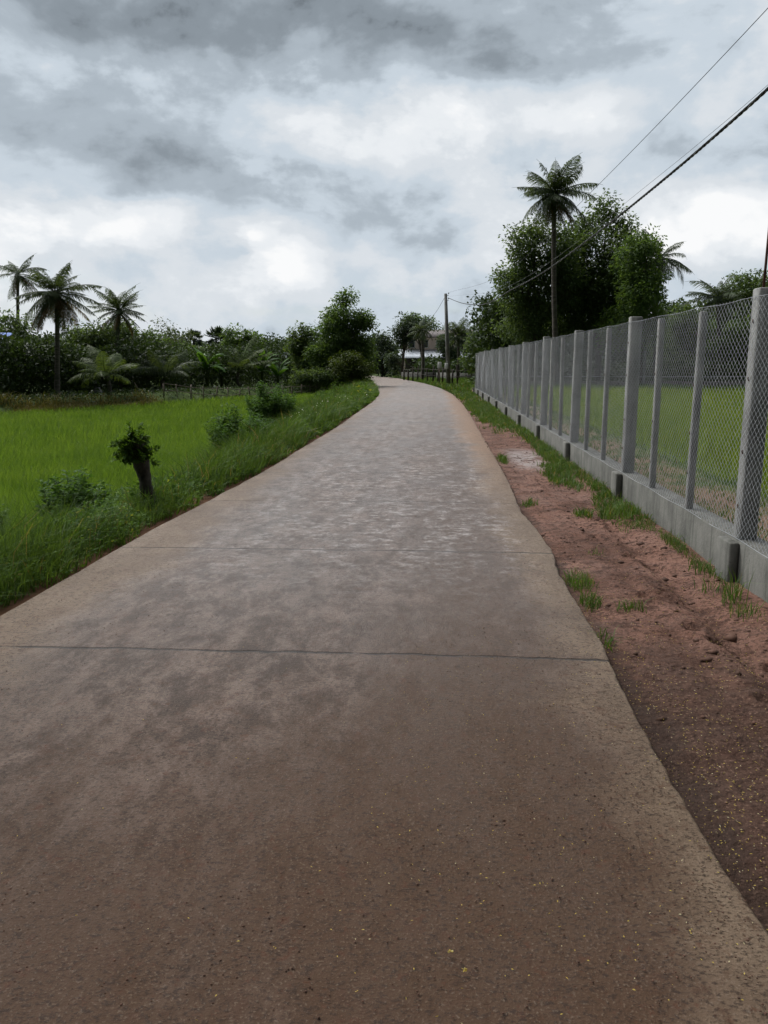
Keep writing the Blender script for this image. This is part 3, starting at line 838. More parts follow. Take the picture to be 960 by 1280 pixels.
# chain link: two families of slanted wires, one panel per bay
DW, DH = .070, .055
def mesh_panel(ya, yb, z0, z1, x):
    mb = MB()
    sl_ = DH / DW
    k3 = np.array([0, 2.0944, 4.18879])
    for fam in (1, -1):
        run = (z1 - z0) / sl_
        st = math.floor((ya - run) / DW) * DW
        ss = np.arange(st, yb + run, DW)
        for s0 in ss:
            # y = s0 + fam*(z-z0)/slope
            yA, yB = (s0, s0 + run) if fam == 1 else (s0, s0 - run)
            ta, tb = 0.0, 1.0
            dy = yB - yA
            lo, hi = (ya - yA) / dy, (yb - yA) / dy
            if lo > hi: lo, hi = hi, lo
            ta, tb = max(ta, lo), min(tb, hi)
            if tb - ta < .02: continue
            pa = np.array([x + fam * .0012, yA + dy * ta, z0 + (z1 - z0) * ta]); pb = np.array([x + fam * .0012, yA + dy * tb, z0 + (z1 - z0) * tb])
            tt = (pb - pa) / np.linalg.norm(pb - pa); u = np.array([1.0, 0, 0]); v = np.cross(tt, u)
            ring = (np.cos(k3)[:, None] * u + np.sin(k3)[:, None] * v) * .00125
            # gentle bow out of the plane so the mesh is not a ruled sheet
            pm = (pa + pb) / 2 + np.array([.010 * math.sin(pa[1] * 1.9 + .5) * math.sin(math.pi * .5), 0, 0])
            V = np.vstack([pa + ring, pm + ring, pb + ring])
            Q = [(o_ + m_, o_ + (m_ + 1) % 3, o_ + 3 + (m_ + 1) % 3, o_ + 3 + m_) for o_ in (0, 3) for m_ in range(3)]
            mb.add(V, Q)
    # selvedge wires
    for z_ in (z0, z1):
        yyv = np.linspace(ya, yb, 16)
        mb.tube(np.stack([np.full(16, x - .003), yyv, z_ - .012 * np.sin((yyv - ya) / (yb - ya) * math.pi * 3) ** 2], 1), .0018, 4, cap=False)
    return mb
for kbay in range(-2, NB):
    ya = Y0 + kbay * BAY; yb = min(ya + BAY, YE)
    fpart(mesh_panel(ya, yb, ZB + .005, ZT - .03, FX0 + .008), 'mesh_panel', M['wire'])

# ------------------------------------------------------------------ plants
def rot_to(d):
    return d / (np.linalg.norm(d) + 1e-9)

def crown_mesh(lobes, nclump, per, leaf, clump_r, flat=.75):
    """lobes: list of (centre, (rx, ry, rz)); returns mesh and clump centres"""
    mb = MB(); cen = []
    vol = np.array([(l[1][0] * l[1][1] * l[1][2]) ** .8 for l in lobes]); vol /= vol.sum()
    for (c, r), f in zip(lobes, vol):
        n = max(4, int(nclump * f))
        d = R.normal(0, 1, (n, 3)); d /= np.linalg.norm(d, axis=1)[:, None]
        rad = R.uniform(0, 1, n) ** .42
        cen.append(np.asarray(c) + d * rad[:, None] * np.asarray(r))
    cen = np.vstack(cen)
    sizes = clump_r * R.uniform(.55, 1.35, len(cen))
    counts = np.maximum(6, (per * (sizes / clump_r) ** 2 * R.uniform(.6, 1.3, len(cen))).astype(int))
    C = np.repeat(cen, counts, 0); Sz = np.repeat(sizes, counts)
    n = len(C)
    off = R.normal(0, 1, (n, 3)); off /= np.linalg.norm(off, axis=1)[:, None]
    off *= (R.uniform(0, 1, n) ** .5 * Sz)[:, None]; off[:, 2] *= flat
    d = off + R.normal(0, .25, (n, 3)) * Sz[:, None]; d[:, 2] -= .25 * Sz
    nr = R.normal(0, .6, (n, 3)) + np.array([0, 0, 1])
    L = leaf * R.uniform(.6, 1.35, n)
    mb.leaves(C + off, d, nr, L, L * R.uniform(.42, .62, n))
    return mb, cen

def broadleaf(name, label, cat, group, Y, base_px, lobes, mat, leaf=.2, dens=1.0, per=46, clump=.55, trunk_r=.13, base_z=None, nlimb=10, bark='bark'):
    """lobes in photo pixels (px, py, rx, ry) at depth Y"""
    bx = atY(base_px, 450, Y)[0]
    bz = float(H(bx, Y)) if base_z is None else base_z
    loc = (bx, Y, bz)
    m = Y / F
    L = []
    for px, py, rx, ry in lobes:
        c = atY(px, py, Y); L.append((c + np.array([0, R.uniform(-.3, .3) * rx * m, 0]), (rx * m, .5 * (rx + ry) * m * .9, ry * m)))
    vol = sum(l[1][0] * l[1][2] for l in L) * math.pi
    nclump = int(dens * vol / (clump ** 2) * 2.7) + 6
    cm, cen = crown_mesh(L, nclump, int(per * 1.55), leaf * .80, clump)
    t = thing(name, loc, label, cat, group)
    # trunk and limbs
    mb = MB()
    lo = min(l[0][2] - l[1][2] for l in L); hi = max(l[0][2] + l[1][2] * .6 for l in L)
    topc = max(L, key=lambda l: l[0][2])[0]
    zz_ = np.linspace(0, 1, 9)
    tp = np.stack([bx + (topc[0] - bx) * zz_ ** 1.5 + R.normal(0, .05, 9) * zz_, Y + (topc[1] - Y) * zz_ + R.normal(0, .05, 9) * zz_, bz - .1 + (hi - bz) * .92 * zz_], 1)
    mb.tube(tp, trunk_r * (1.15 - zz_ * 1.02), 8)
    sel = cen[R.permutation(len(cen))[:nlimb * 3]]
    for q, c in enumerate(sel):
        f_ = np.clip((c[2] - bz) / (hi - bz) * R.uniform(.45, .8), .12, .9)
        s0 = np.array([np.interp(f_, zz_, tp[:, a]) for a in range(3)])
        u_ = np.linspace(0, 1, 5)[:, None]
        pth = s0 * (1 - u_) + c * u_ + np.array([0, 0, 1]) * (np.sin(u_ * math.pi) * np.linalg.norm(c - s0) * .10) + R.normal(0, .03, (5, 3)) * u_
        mb.tube(pth, trunk_r * (.42 if q < nlimb else .2) * (1 - u_[:, 0] * .85) * (1.1 - f_ * .6), 5, cap=False)
    mb.build('trunk', M[bark], t, True, loc)
    cm.build('crown', M[mat], t, False, loc)
    return t

def frond_into(mb, o, az_, e0, Lf, droop, wl, npair=26, mi=0, side_droop=.35, twist=0.0):
    """one pinnate frond: rachis bending down, leaflets on both sides"""
    ns = 12
    s_ = np.linspace(0, 1, ns)
    ang = e0 - droop * s_ ** 1.4
    hx = np.cos(ang); vz = np.sin(ang)
    r_ = np.concatenate([[0], np.cumsum(hx[:-1]) * Lf / (ns - 1)]); zc = np.concatenate([[0], np.cumsum(vz[:-1]) * Lf / (ns - 1)])
    ca, sa = math.cos(az_), math.sin(az_)
    sideways = s_ ** 2 * twist
    pth = np.stack([o[0] + r_ * ca - sideways * sa, o[1] + r_ * sa + sideways * ca, o[2] + zc], 1)
    mb.tube(pth, Lf * .013 * (1.15 - s_), 4, mi, False)
    u = np.linspace(.14, .99, npair)
    P = np.stack([np.interp(u, s_, pth[:, a]) for a in range(3)], 1)
    T = np.gradient(pth, axis=0); T /= np.linalg.norm(T, axis=1)[:, None]
    Tu = np.stack([np.interp(u, s_, T[:, a]) for a in range(3)], 1)
    sd = np.cross(Tu, np.array([0, 0, 1.0])); sd /= np.linalg.norm(sd, axis=1)[:, None] + 1e-6
    ln = wl * np.sin(np.clip(u * 1.05 + .08, 0, 1) * math.pi) ** .55 * Lf
    for sg in (1, -1):
        j = R.normal(0, .10, (npair, 3))
        d = sd * sg * .8 + Tu * .62 + j + np.array([0, 0, -side_droop * .35])
        d /= np.linalg.norm(d, axis=1)[:, None]
        mid = P + d * (ln * .5)[:, None]
        d2 = d + np.array([0, 0, -side_droop * 1.6]); d2 /= np.linalg.norm(d2, axis=1)[:, None]
        tip = mid + d2 * (ln * .5 * R.uniform(.55, 1.2, npair))[:, None]
        wv = np.cross(d, np.cross(Tu, d)); wv = Tu * (Lf * .0085)
        V = np.stack([P - wv * .6, P + wv * .6, mid + wv, mid - wv, tip], 1).reshape(-1, 3)
        i = np.arange(npair)[:, None] * 5
        mb.add(V, np.concatenate([i, i + 1, i + 2, i + 3], 1), np.concatenate([i + 3, i + 2, i + 4], 1), mi)

def palm(name, label, group, Y, base_px, crown_px, Lf_px, nf=24, trunk_r=.12, mat='frond', dry=0, low=-.75, high=1.45, droop=1.25, wl=.26, base_z=None, lean_=0.0, sd=.35, cat='palm tree', npair=46):
    c = atY(*crown_px, Y); bx = atY(base_px, 450, Y)[0]
    bz = float(H(bx, Y)) if base_z is None else base_z
    loc = (bx, Y, bz)
    Lf = Lf_px * 1.08 * Y / F
    nf = int(nf * (1.6 if low < 0 else 1.15))
    t = thing(name, loc, label, cat, group)
    u = np.linspace(0, 1, 14)
    pt = np.stack([bx + (c[0] - bx) * u ** 1.4 + np.sin(u * math.pi) * R.normal(0, .16), np.full(14, Y) + np.sin(u * 2) * .05, bz - .1 + (c[2] - bz + .1) * u], 1)
    rr = trunk_r * (1 + .5 * np.exp(-u * 12) - .25 * u) * (1 + .05 * np.cos(np.arange(14) * math.pi))
    MB().tube(pt, rr, 8).build('trunk', M['palmbark'], t, True, loc)
    mb = MB(); wind = R.uniform(0, 6.28)
    for k in range(nf):
        f_ = (k + .5) / nf
        if R.uniform() < .07: continue
        e0 = (high - .2) + (low - high + .35) * f_ ** .9
        a_f = k * 2.39996 + R.uniform(-.35, .35); a_f += .45 * math.sin(a_f - wind)
        frond_into(mb, c + R.normal(0, .03, 3), a_f, e0 + R.uniform(-.32, .32), Lf * R.uniform(.62, 1.18) * (1 - .2 * (f_ < .12)), droop * R.uniform(.6, 1.3) * (.68 + .5 * f_), wl * 1.15, npair, 0, sd * R.uniform(1.2, 3.0), R.normal(0, .22) * Lf)
    mb.build('crown', M[mat], t, False, loc)
    if dry:
        mb = MB()
        for k in range(dry):
            frond_into(mb, c - np.array([0, 0, .15]), R.uniform(0, 6.28), R.uniform(-.8, -.35), Lf * R.uniform(.75, 1.05), R.uniform(.7, 1.1), wl * .8, npair, 0, .6, R.normal(0, .1))
        mb.build('dry_fronds', M['frond_dry'], t, False, loc)
    # a few nuts in the crown
    mb = MB()
    for k in range(7):
        a = R.uniform(0, 6.28); ctr = c * 1.0 + np.array([math.cos(k * .9) * .10, math.sin(k * .9) * .10, -.16 + R.uniform(-.04, .04)])
        th = np.linspace(0, math.pi, 6)
        mb.tube(np.stack([np.full(6, ctr[0]), np.full(6, ctr[1]), ctr[2] + .09 * np.cos(th)], 1), .075 * np.sin(th) + .004, 7)
    if trunk_r > .09:
        mb.build('coconuts', M['leaf_olive'], t, True, loc)
    return t

def sugar_palm(label, Y, px, py, rpx):
    c = atY(px, py, Y); bz = 0.0; loc = (c[0], Y, bz); r = rpx * Y / F
    t = thing('sugar_palm', loc, label, 'palm tree', 'round headed sugar palms far beyond the paddy')
    u = np.linspace(0, 1, 8)
    MB().tube(np.stack([np.full(8, c[0]), np.full(8, Y), c[2] * u], 1), .17 - .05 * u, 8).build('trunk', M['palmbark'], t, True, loc)
    mb = MB()
    for k in range(38):
        d = R.normal(0, 1, 3); d[2] = d[2] * .8 + .15; d /= np.linalg.norm(d)
        e = c + d * r * R.uniform(.5, .72)
        mb.tube([c, (c + e) / 2, e], .02, 4, cap=False)
        n_ = 16; a = np.linspace(-2.2, 2.2, n_)
        s1 = np.cross(d, [0.2, .1, 1.0]); s1 /= np.linalg.norm(s1)
        dd = d[None] * np.cos(a)[:, None] + s1[None] * np.sin(a)[:, None] + R.normal(0, .08, (n_, 3))
        mb.leaves(np.tile(e, (n_, 1)), dd, np.tile(np.cross(d, s1), (n_, 1)), r * .46, r * .13)
    mb.build('crown', M['leaf_far'], t, False, loc)

def banana(label, Y, base_px, base_py_top, h_px, nleaf=9, group='banana plants at the far edge of the paddy'):
    bx = atY(base_px, 450, Y)[0]; bz = float(H(bx, Y)); loc = (bx, Y, bz)
    t = thing('banana_plant', loc, label, 'banana plant', group)
    ct = atY(base_px, base_py_top, Y); Lf = h_px * Y / F
    u = np.linspace(0, 1, 6)
    MB().tube(np.stack([np.full(6, bx), np.full(6, Y), bz + (ct[2] - bz) * u], 1), .12 - .05 * u, 8).build('trunk', M['leaf_olive'], t, True, loc)
    mb = MB()
    for k in range(nleaf):
        a = k * 2.4 + R.uniform(-.4, .4); e0 = R.uniform(.5, 1.4); s_ = np.linspace(0, 1, 8)
        ang = e0 - R.uniform(.9, 1.9) * s_ ** 1.5
        r_ = np.concatenate([[0], np.cumsum(np.cos(ang)[:-1]) / 7]) * Lf; zc = np.concatenate([[0], np.cumsum(np.sin(ang)[:-1]) / 7]) * Lf
        P = np.stack([ct[0] + r_ * math.cos(a), ct[1] + r_ * math.sin(a), ct[2] + zc], 1)
        sdv = np.array([-math.sin(a), math.cos(a), 0]); wd = Lf * .13 * np.sin(np.clip(s_ * 1.0 + .02, 0, .985) * math.pi) ** .5
        wd[0] = .02
        V = np.stack([P + sdv * wd[:, None] - np.array([0, 0, 1]) * wd[:, None] * .35, P, P - sdv * wd[:, None] - np.array([0, 0, 1]) * wd[:, None] * .35], 1).reshape(-1, 3)
        i = np.arange(7)[:, None] * 3
        q = np.concatenate([np.concatenate([i, i + 1, i + 4, i + 3], 1), np.concatenate([i + 1, i + 2, i + 5, i + 4], 1)])
        mb.add(V, q)
    mb.build('leaves', M['banana'], t, True, loc)

# ---- far left, beyond the paddy
GP = 'tall coconut palms beyond the paddy'
palm('coconut_palm', 'slim coconut palm with sparse drooping crown, leftmost on the skyline', GP, 50, 26, (22, 343), 34, 17, .12, low=-1.0, droop=1.1, dry=2)
palm('coconut_palm', 'large coconut palm with skirt of brown dead fronds standing at the paddy edge', GP, 37.5, 68, (70, 366), 54, 30, .13, low=-1.0, high=1.4, droop=.95, dry=16, wl=.24)
palm('coconut_palm', 'coconut palm with stiff spiky star shaped crown above the dark orchard', GP, 46, 149, (149, 388), 40, 24, .13, low=-.9, high=1.5, droop=.75, dry=6, wl=.2)
GY2 = 'young coconut palms at the paddy edge'
palm('young_palm', 'yellowish young palm with arching fronds low over the paddy edge', GY2, 39.5, 133, (133, 470), 52, 16, .12, 'frond_y', low=.15, high=1.3, droop=1.25)
palm('young_palm', 'young palm with broad dark fronds between the orchard and the banana plants', GY2, 46, 205, (207, 470), 52, 15, .12, 'frond', low=.1, high=1.3, droop=1.2)
palm('young_palm', 'young palm with long light fronds just left of the bamboo rails end', GY2, 53, 300, (300, 462), 48, 16, .12, 'frond_y', low=.2, high=1.3, droop=1.0)
palm('young_palm', 'small feathery young palm in front of the pale leaved tree', GY2, 48, 180, (178, 455), 40, 13, .10, 'frond', low=.1, high=1.3, droop=1.1)
banana('banana plant with bright upright leaves below the two sugar palms', 51, 258, 462, 34, 10)
banana('banana plant with ragged light leaves beside the long fronded young palm', 53, 276, 468, 28, 8)
banana('tall banana plant in front of the dark blue roof', 56, 327, 464, 34, 10)
banana('smaller banana plant close to the roadside tree clump', 56, 347, 470, 28, 9)
sugar_palm('sugar palm with small tight round head, left one of the pair on the skyline', 78, 242, 424, 13)
sugar_palm('sugar palm with larger ragged round head, right one of the pair on the skyline', 76, 270, 423, 15)
sugar_palm('small sugar palm head peeping over the dark blue roof', 90, 341, 436, 10)
GT = 'broadleaf trees of the orchard beyond the paddy'
broadleaf('orchard_tree', 'dark broad tree at the left picture edge below the slim palm', 'tree', GT, 43, 2, [(-10, 425, 34, 32), (15, 420, 24, 26), (8, 462, 34, 30)], 'leaf_dark', .24)
broadleaf('orchard_tree', 'dark low tree between the dead fronded palm and the star crowned palm', 'tree', GT, 45, 104, [(100, 430, 26, 24), (118, 425, 20, 22), (104, 465, 34, 28)], 'leaf_dark', .24)
broadleaf('orchard_tree', 'dense dark tree filling the space under the star crowned palm', 'tree', GT, 50, 160, [(150, 425, 26, 26), (172, 430, 20, 22), (160, 465, 34, 26)], 'leaf_dark', .24)
broadleaf('orchard_tree', 'tree with thin pale silvery leaves on the skyline left of the sugar palms', 'tree', GT, 56, 212, [(204, 418, 17, 15), (222, 422, 14, 14), (210, 440, 24, 18)], 'leaf_pale', .2, .55, 30)
broadleaf('orchard_tree', 'mid green tree standing under the pale leaved tree', 'tree', GT, 54, 225, [(190, 432, 14, 16), (230, 446, 22, 16), (220, 470, 30, 20)], 'leaf_mid', .24, .9)
broadleaf('orchard_tree', 'rounded green tree right of the larger sugar palm', 'tree', GT, 66, 300, [(296, 424, 18, 13), (312, 428, 17, 14), (300, 448, 28, 22)], 'leaf_mid', .28)
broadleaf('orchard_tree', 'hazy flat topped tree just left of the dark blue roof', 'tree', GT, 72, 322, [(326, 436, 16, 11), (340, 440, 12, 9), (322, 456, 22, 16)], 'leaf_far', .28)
broadleaf('orchard_tree', 'dark bushy tree below the two sugar palms', 'tree', GT, 62, 262, [(250, 450, 26, 20), (280, 456, 24, 18)], 'leaf_dark', .26, .9)

# understorey: a dark thicket nobody could count
mb = MB()
def thicket(pts, n, hmin, hmax, depth, leaf, Yscale=1):
    P = np.array(pts); t = R.uniform(0, len(P) - 1, n); i = np.minimum(t.astype(int), len(P) - 2); f_ = (t - i)[:, None]
    c = P[i] * (1 - f_) + P[i + 1] * f_
    d = R.uniform(0, depth, n)
    X = c[:, 0] + R.normal(0, .5, n); Y = c[:, 1] + d
    top = hmin + (hmax - hmin) * (.35 + .8 * vnoise(X * .35, Y * .3, 111)) * (.5 + .5 * vnoise(X * 1.1, Y, 112))
    Z = H(X, Y) + R.uniform(0, 1, n) ** .8 * top
    dd = R.normal(0, 1, (n, 3)); nr = R.normal(0, .7, (n, 3)) + np.array([0, 0, 1])
    s_ = leaf * R.uniform(.6, 1.4, n)
    mb.leaves(np.stack([X, Y, Z], 1), dd, nr, s_, s_ * .55)
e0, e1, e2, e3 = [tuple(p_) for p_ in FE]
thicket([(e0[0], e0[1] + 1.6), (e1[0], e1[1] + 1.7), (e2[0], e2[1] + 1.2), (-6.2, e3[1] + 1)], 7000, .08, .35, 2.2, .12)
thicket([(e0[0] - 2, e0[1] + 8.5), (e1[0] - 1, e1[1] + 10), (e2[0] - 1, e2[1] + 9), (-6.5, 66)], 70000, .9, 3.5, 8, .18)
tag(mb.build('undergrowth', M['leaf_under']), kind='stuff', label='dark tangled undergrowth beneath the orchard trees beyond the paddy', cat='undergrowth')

# a far wood closing the horizon
mb = MB()
def farwood(a0, a1, D0, D1, n, h0, h1, leaf):
    A = np.radians(R.uniform(a0, a1, n)); Dd = R.uniform(D0, D1, n)
    X = Dd * np.sin(A); Y = Dd * np.cos(A)
    top = h0 + (h1 - h0) * np.clip(vnoise(np.degrees(A) * .55, Dd * .03, 121) * .7 + .5 * vnoise(np.degrees(A) * 1.7, Dd * .05, 122), 0, 1)
    Z = R.uniform(0, 1, n) ** .7 * top
    dd = R.normal(0, 1, (n, 3)); nr = R.normal(0, .7, (n, 3)) + np.array([0, 0, 1])
    s_ = leaf * R.uniform(.6, 1.4, n); mb.leaves(np.stack([X, Y, Z], 1), dd, nr, s_, s_ * .6)
farwood(-60, -9, 95, 125, 42000, 2.5, 5.2, .5)
farwood(-10, 50, 115, 150, 52000, 3.0, 6.5, .6)
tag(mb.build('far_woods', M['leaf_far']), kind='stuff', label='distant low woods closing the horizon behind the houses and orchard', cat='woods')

# ---- tree clump at the left side of the road
broadleaf('roadside_tree', 'tallest green tree with pointed crown beside the road bend', 'tree', 'trees and shrubs clumped by the road bend', 54, 428,
          [(432, 374, 9, 17), (425, 398, 26, 17), (410, 410, 17, 18), (450, 405, 15, 17), (457, 400, 9, 12), (432, 430, 34, 24), (405, 445, 24, 22), (455, 445, 14, 22), (425, 462, 36, 20)], 'leaf_mid', .22, 1.0, 52, .5, .16)
broadleaf('roadside_tree', 'looser small tree with separate leaf tufts left of the pointed tree', 'tree', 'trees and shrubs clumped by the road bend', 55, 380,
          [(376, 410, 8, 6), (364, 416, 6, 5), (386, 420, 13, 11), (372, 432, 14, 12), (384, 452, 20, 20)], 'leaf_dark', .22, .9, 46, .42, .1)
broadleaf('shrub', 'olive green rounded shrub in front of the pointed roadside tree', 'shrub', 'trees and shrubs clumped by the road bend', 50, 440,
          [(432, 458, 19, 15), (450, 464, 15, 12), (440, 448, 13, 8)], 'leaf_olive', .16, 1.0, 52, .4, .06)
broadleaf('shrub', 'low dark shrub at the foot of the looser roadside tree', 'shrub', 'trees and shrubs clumped by the road bend', 52, 392,
          [(375, 472, 18, 10), (400, 472, 18, 11)], 'leaf_dark', .18, 1.0, 46, .4, .06)
broadleaf('background_tree', 'hazy dark tree filling the gap right of the pointed roadside tree', 'tree', 'trees round the house beyond the bend', 88, 478,
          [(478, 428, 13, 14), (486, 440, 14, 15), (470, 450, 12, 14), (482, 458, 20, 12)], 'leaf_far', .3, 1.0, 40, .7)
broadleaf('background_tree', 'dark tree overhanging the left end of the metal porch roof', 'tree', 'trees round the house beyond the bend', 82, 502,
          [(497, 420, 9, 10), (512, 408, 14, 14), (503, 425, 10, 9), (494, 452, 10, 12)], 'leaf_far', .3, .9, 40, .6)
broadleaf('background_tree', 'bushy tree with rounded top above the palm before the house', 'tree', 'trees round the house beyond the bend', 92, 530,
          [(518, 402, 15, 9), (538, 404, 12, 8)], 'leaf_mid', .3, .9, 40, .6)
GC = 'small palms beyond the road bend'
palm('coconut_palm', 'coconut palm with drooping crown in front of the metal porch roof', GC, 72, 528, (527, 412), 22, 22, .16, low=-.9, droop=1.3)
palm('coconut_palm', 'slender palm with upright fronds right beside the utility pole', GC, 70, 573, (573, 420), 30, 20, .13, low=-.5, high=1.5, droop=.9)
palm('coconut_palm', 'palm with wispy arching fronds left of the big dark trees', GC, 56, 614, (614, 404), 36, 20, .13, low=-.6, high=1.5, droop=1.1, wl=.22)
broadleaf('background_tree', 'dark low tree behind the utility pole', 'tree', 'trees round the house beyond the bend', 96, 560,
          [(556, 428, 12, 12), (566, 440, 14, 10), (552, 452, 9, 8)], 'leaf_far', .3, .8, 40, .6)
broadleaf('background_tree', 'dark tree filling the space between the utility pole and the fence end', 'tree', 'trees round the house beyond the bend', 66, 602,
          [(596, 430, 17, 17), (612, 438, 18, 22), (590, 452, 14, 12)], 'leaf_dark', .26, .9, 44, .55)

# ---- the big trees behind the fence
GB = 'big dark trees behind the fence'
palm('coconut_palm', 'tallest palm with thick crown rising out of the big dark trees', 'tall palms behind the fence', 44, 698, (693, 243), 50, 38, .15, low=-1.15, high=1.5, droop=1.15, dry=5, base_z=.0)
broadleaf('big_tree', 'big dark tree left of the tallest palm with crown reaching the fence end', 'tree', GB, 48, 665,
          [(652, 305, 20, 20), (670, 290, 16, 18), (642, 335, 22, 28), (672, 345, 38, 42), (640, 372, 20, 24), (668, 400, 44, 34), (690, 320, 18, 28), (702, 300, 14, 26), (704, 350, 20, 36)], 'leaf_dark', .22, 1.0, 52, .6, .2, 0.0)
broadleaf('big_tree', 'big tree with the highest round top right behind the tallest palm', 'tree', GB, 50, 748,
          [(758, 268, 22, 19), (738, 285, 20, 18), (776, 285, 14, 18), (722, 300, 16, 22), (750, 325, 40, 40), (735, 375, 44, 42), (770, 380, 34, 42), (714, 340, 20, 40), (712, 390, 26, 36), (782, 330, 20, 40)], 'leaf_dark', .22, 1.0, 52, .6, .2, 0.0)
broadleaf('big_tree', 'mid green leafy tree on the right flank of the big dark trees', 'tree', GB, 46, 800,
          [(806, 312, 20, 22), (790, 330, 22, 30), (818, 340, 13, 22), (802, 375, 30, 38), (790, 410, 40, 30)], 'leaf_mid', .22, 1.0, 52, .55, .17, 0.0)
palm('coconut_palm', 'palm with hanging fronds sticking out right of the big dark trees', 'tall palms behind the fence', 50, 822, (826, 322), 44, 24, .14, low=-1.1, high=1.4, droop=1.3, base_z=.0)
palm('coconut_palm', 'smaller palm standing alone against the sky before the dark dome tree', 'tall palms behind the fence', 52, 900, (897, 372), 40, 24, .14, low=-.9, high=1.4, droop=1.2, base_z=.0)
broadleaf('big_tree', 'dark dome shaped tree behind the nearest fence post', 'tree', GB, 56, 945,
          [(940, 358, 30, 22), (915, 380, 26, 24), (965, 375, 34, 34), (935, 410, 46, 34)], 'leaf_dark', .26, 1.0, 46, .65, .2, 0.0)
GS = 'low trees behind the fenced crop'
broadleaf('low_tree', 'low dark tree left of the lone smaller palm behind the crop', 'tree', GS, 54, 858, [(852, 405, 26, 22), (870, 425, 30, 26), (845, 440, 30, 20)], 'leaf_dark', .26, 1, 44, .6, .1, 0.0)
broadleaf('low_tree', 'low green tree under the lone smaller palm behind the crop', 'tree', GS, 53, 905, [(900, 415, 24, 20), (918, 430, 28, 24), (890, 440, 24, 20)], 'leaf_mid', .26, 1, 44, .6, .1, 0.0)
broadleaf('low_tree', 'low dark tree partly hidden by the nearest fence post', 'tree', GS, 52, 975, [(960, 425, 30, 26), (990, 430, 34, 34)], 'leaf_dark', .26, 1, 44, .6, .1, 0.0)
mb = MB()
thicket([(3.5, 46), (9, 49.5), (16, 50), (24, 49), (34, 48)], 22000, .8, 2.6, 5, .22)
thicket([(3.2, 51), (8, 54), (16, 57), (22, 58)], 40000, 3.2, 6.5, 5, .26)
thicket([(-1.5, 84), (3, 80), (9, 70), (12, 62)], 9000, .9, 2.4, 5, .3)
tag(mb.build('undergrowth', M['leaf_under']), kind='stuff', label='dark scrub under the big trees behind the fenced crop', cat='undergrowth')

# ---- near bushes on the left bank
def bush(name, label, cat, group, loc, stems, h, spread, leaf, per=26, mat='bushleaf', width=.42, up=.75):
    loc = np.asarray(loc, float)
    t = thing(name, tuple(loc), label, cat, group)
    ms, ml = MB(), MB()
    for k in range(stems):
        a = R.uniform(0, 6.28); rr = spread * R.uniform(.15, 1) ** .7; hh = h * R.uniform(.55, 1.05) * (1 - .35 * rr / spread)
        u = np.linspace(0, 1, 7)[:, None]
        end = loc + np.array([math.cos(a) * rr, math.sin(a) * rr, hh])
        st = loc + np.array([math.cos(a) * rr * .15, math.sin(a) * rr * .15, -.03])
        pth = st * (1 - u) + end * u + np.array([math.cos(a), math.sin(a), 0]) * (np.sin(u * math.pi) * rr * .15) + R.normal(0, .012, (7, 3)) * u
        ms.tube(pth, .006 * (1.1 - u[:, 0]), 4, cap=False)
        n = int(per * R.uniform(.7, 1.3))
        s_ = R.uniform(.18, 1.0, n) ** .75
        P = np.stack([np.interp(s_, u[:, 0], pth[:, q]) for q in range(3)], 1)
        ph = np.arange(n) * 2.4
        d = np.stack([np.cos(ph), np.sin(ph), np.full(n, .35)], 1) + R.normal(0, .25, (n, 3))
        nr = R.normal(0, .3, (n, 3)) + np.array([0, 0, 1])
        L = leaf * R.uniform(.65, 1.3, n) * (1.15 - .35 * s_)
        ml.leaves(P + d * .006, d, nr, L, L * width)
    ms.build('stems', M['bark'], t, True, tuple(loc))
    ml.build('leaves', M[mat], t, False, tuple(loc))
    return t
GN = 'bushes growing on the left bank'
def onbank(px, py):
    lo = at(px, py, -.2)
    for _ in range(6):
        lo = at(px, py, float(H(lo[0], lo[1])))
    return lo
p_ = onbank(95, 678)
bush('bush', 'nearest leafy dark green bush on the bank, nearer than the tree stump', 'bush', GN, p_, 90, 1.06, .44, .085, 56, 'bushdark', .48)
p_ = onbank(138, 652)
bush('bush', 'low light green spreading bush just right of the nearest leafy bush', 'bush', GN, p_, 50, .55, .34, .05, 46, 'weed')
p_ = onbank(-14, 690)
bush('bush', 'small bush cut off by the left picture edge near the bottom of the bank', 'bush', GN, p_, 44, .72, .28, .06, 50)
p_ = onbank(298, 580)
bush('bush', 'feathery low bush on the bank between stump and rounder bush', 'bush', GN, p_, 130, 1.3, .66, .085, 60, 'bushdark', .4)
p_ = onbank(341, 542)
bush('bush', 'larger rounded bush on the bank, second bush beyond the stump', 'bush', GN, p_, 170, 1.8, .80, .10, 90, 'bushdark', .45)
p_ = onbank(421, 503)
bush('sapling', 'slim leafy sapling at the paddy edge before the roadside trees', 'sapling', GN, p_, 14, 1.25, .38, .11, 34)
p_ = onbank(465, 498)
bush('bush', 'small dark tuft of leaves far along the road edge by the bend', 'bush', GN, p_ + np.array([-.5, 0, 0]), 14, .45, .4, .09, 24)

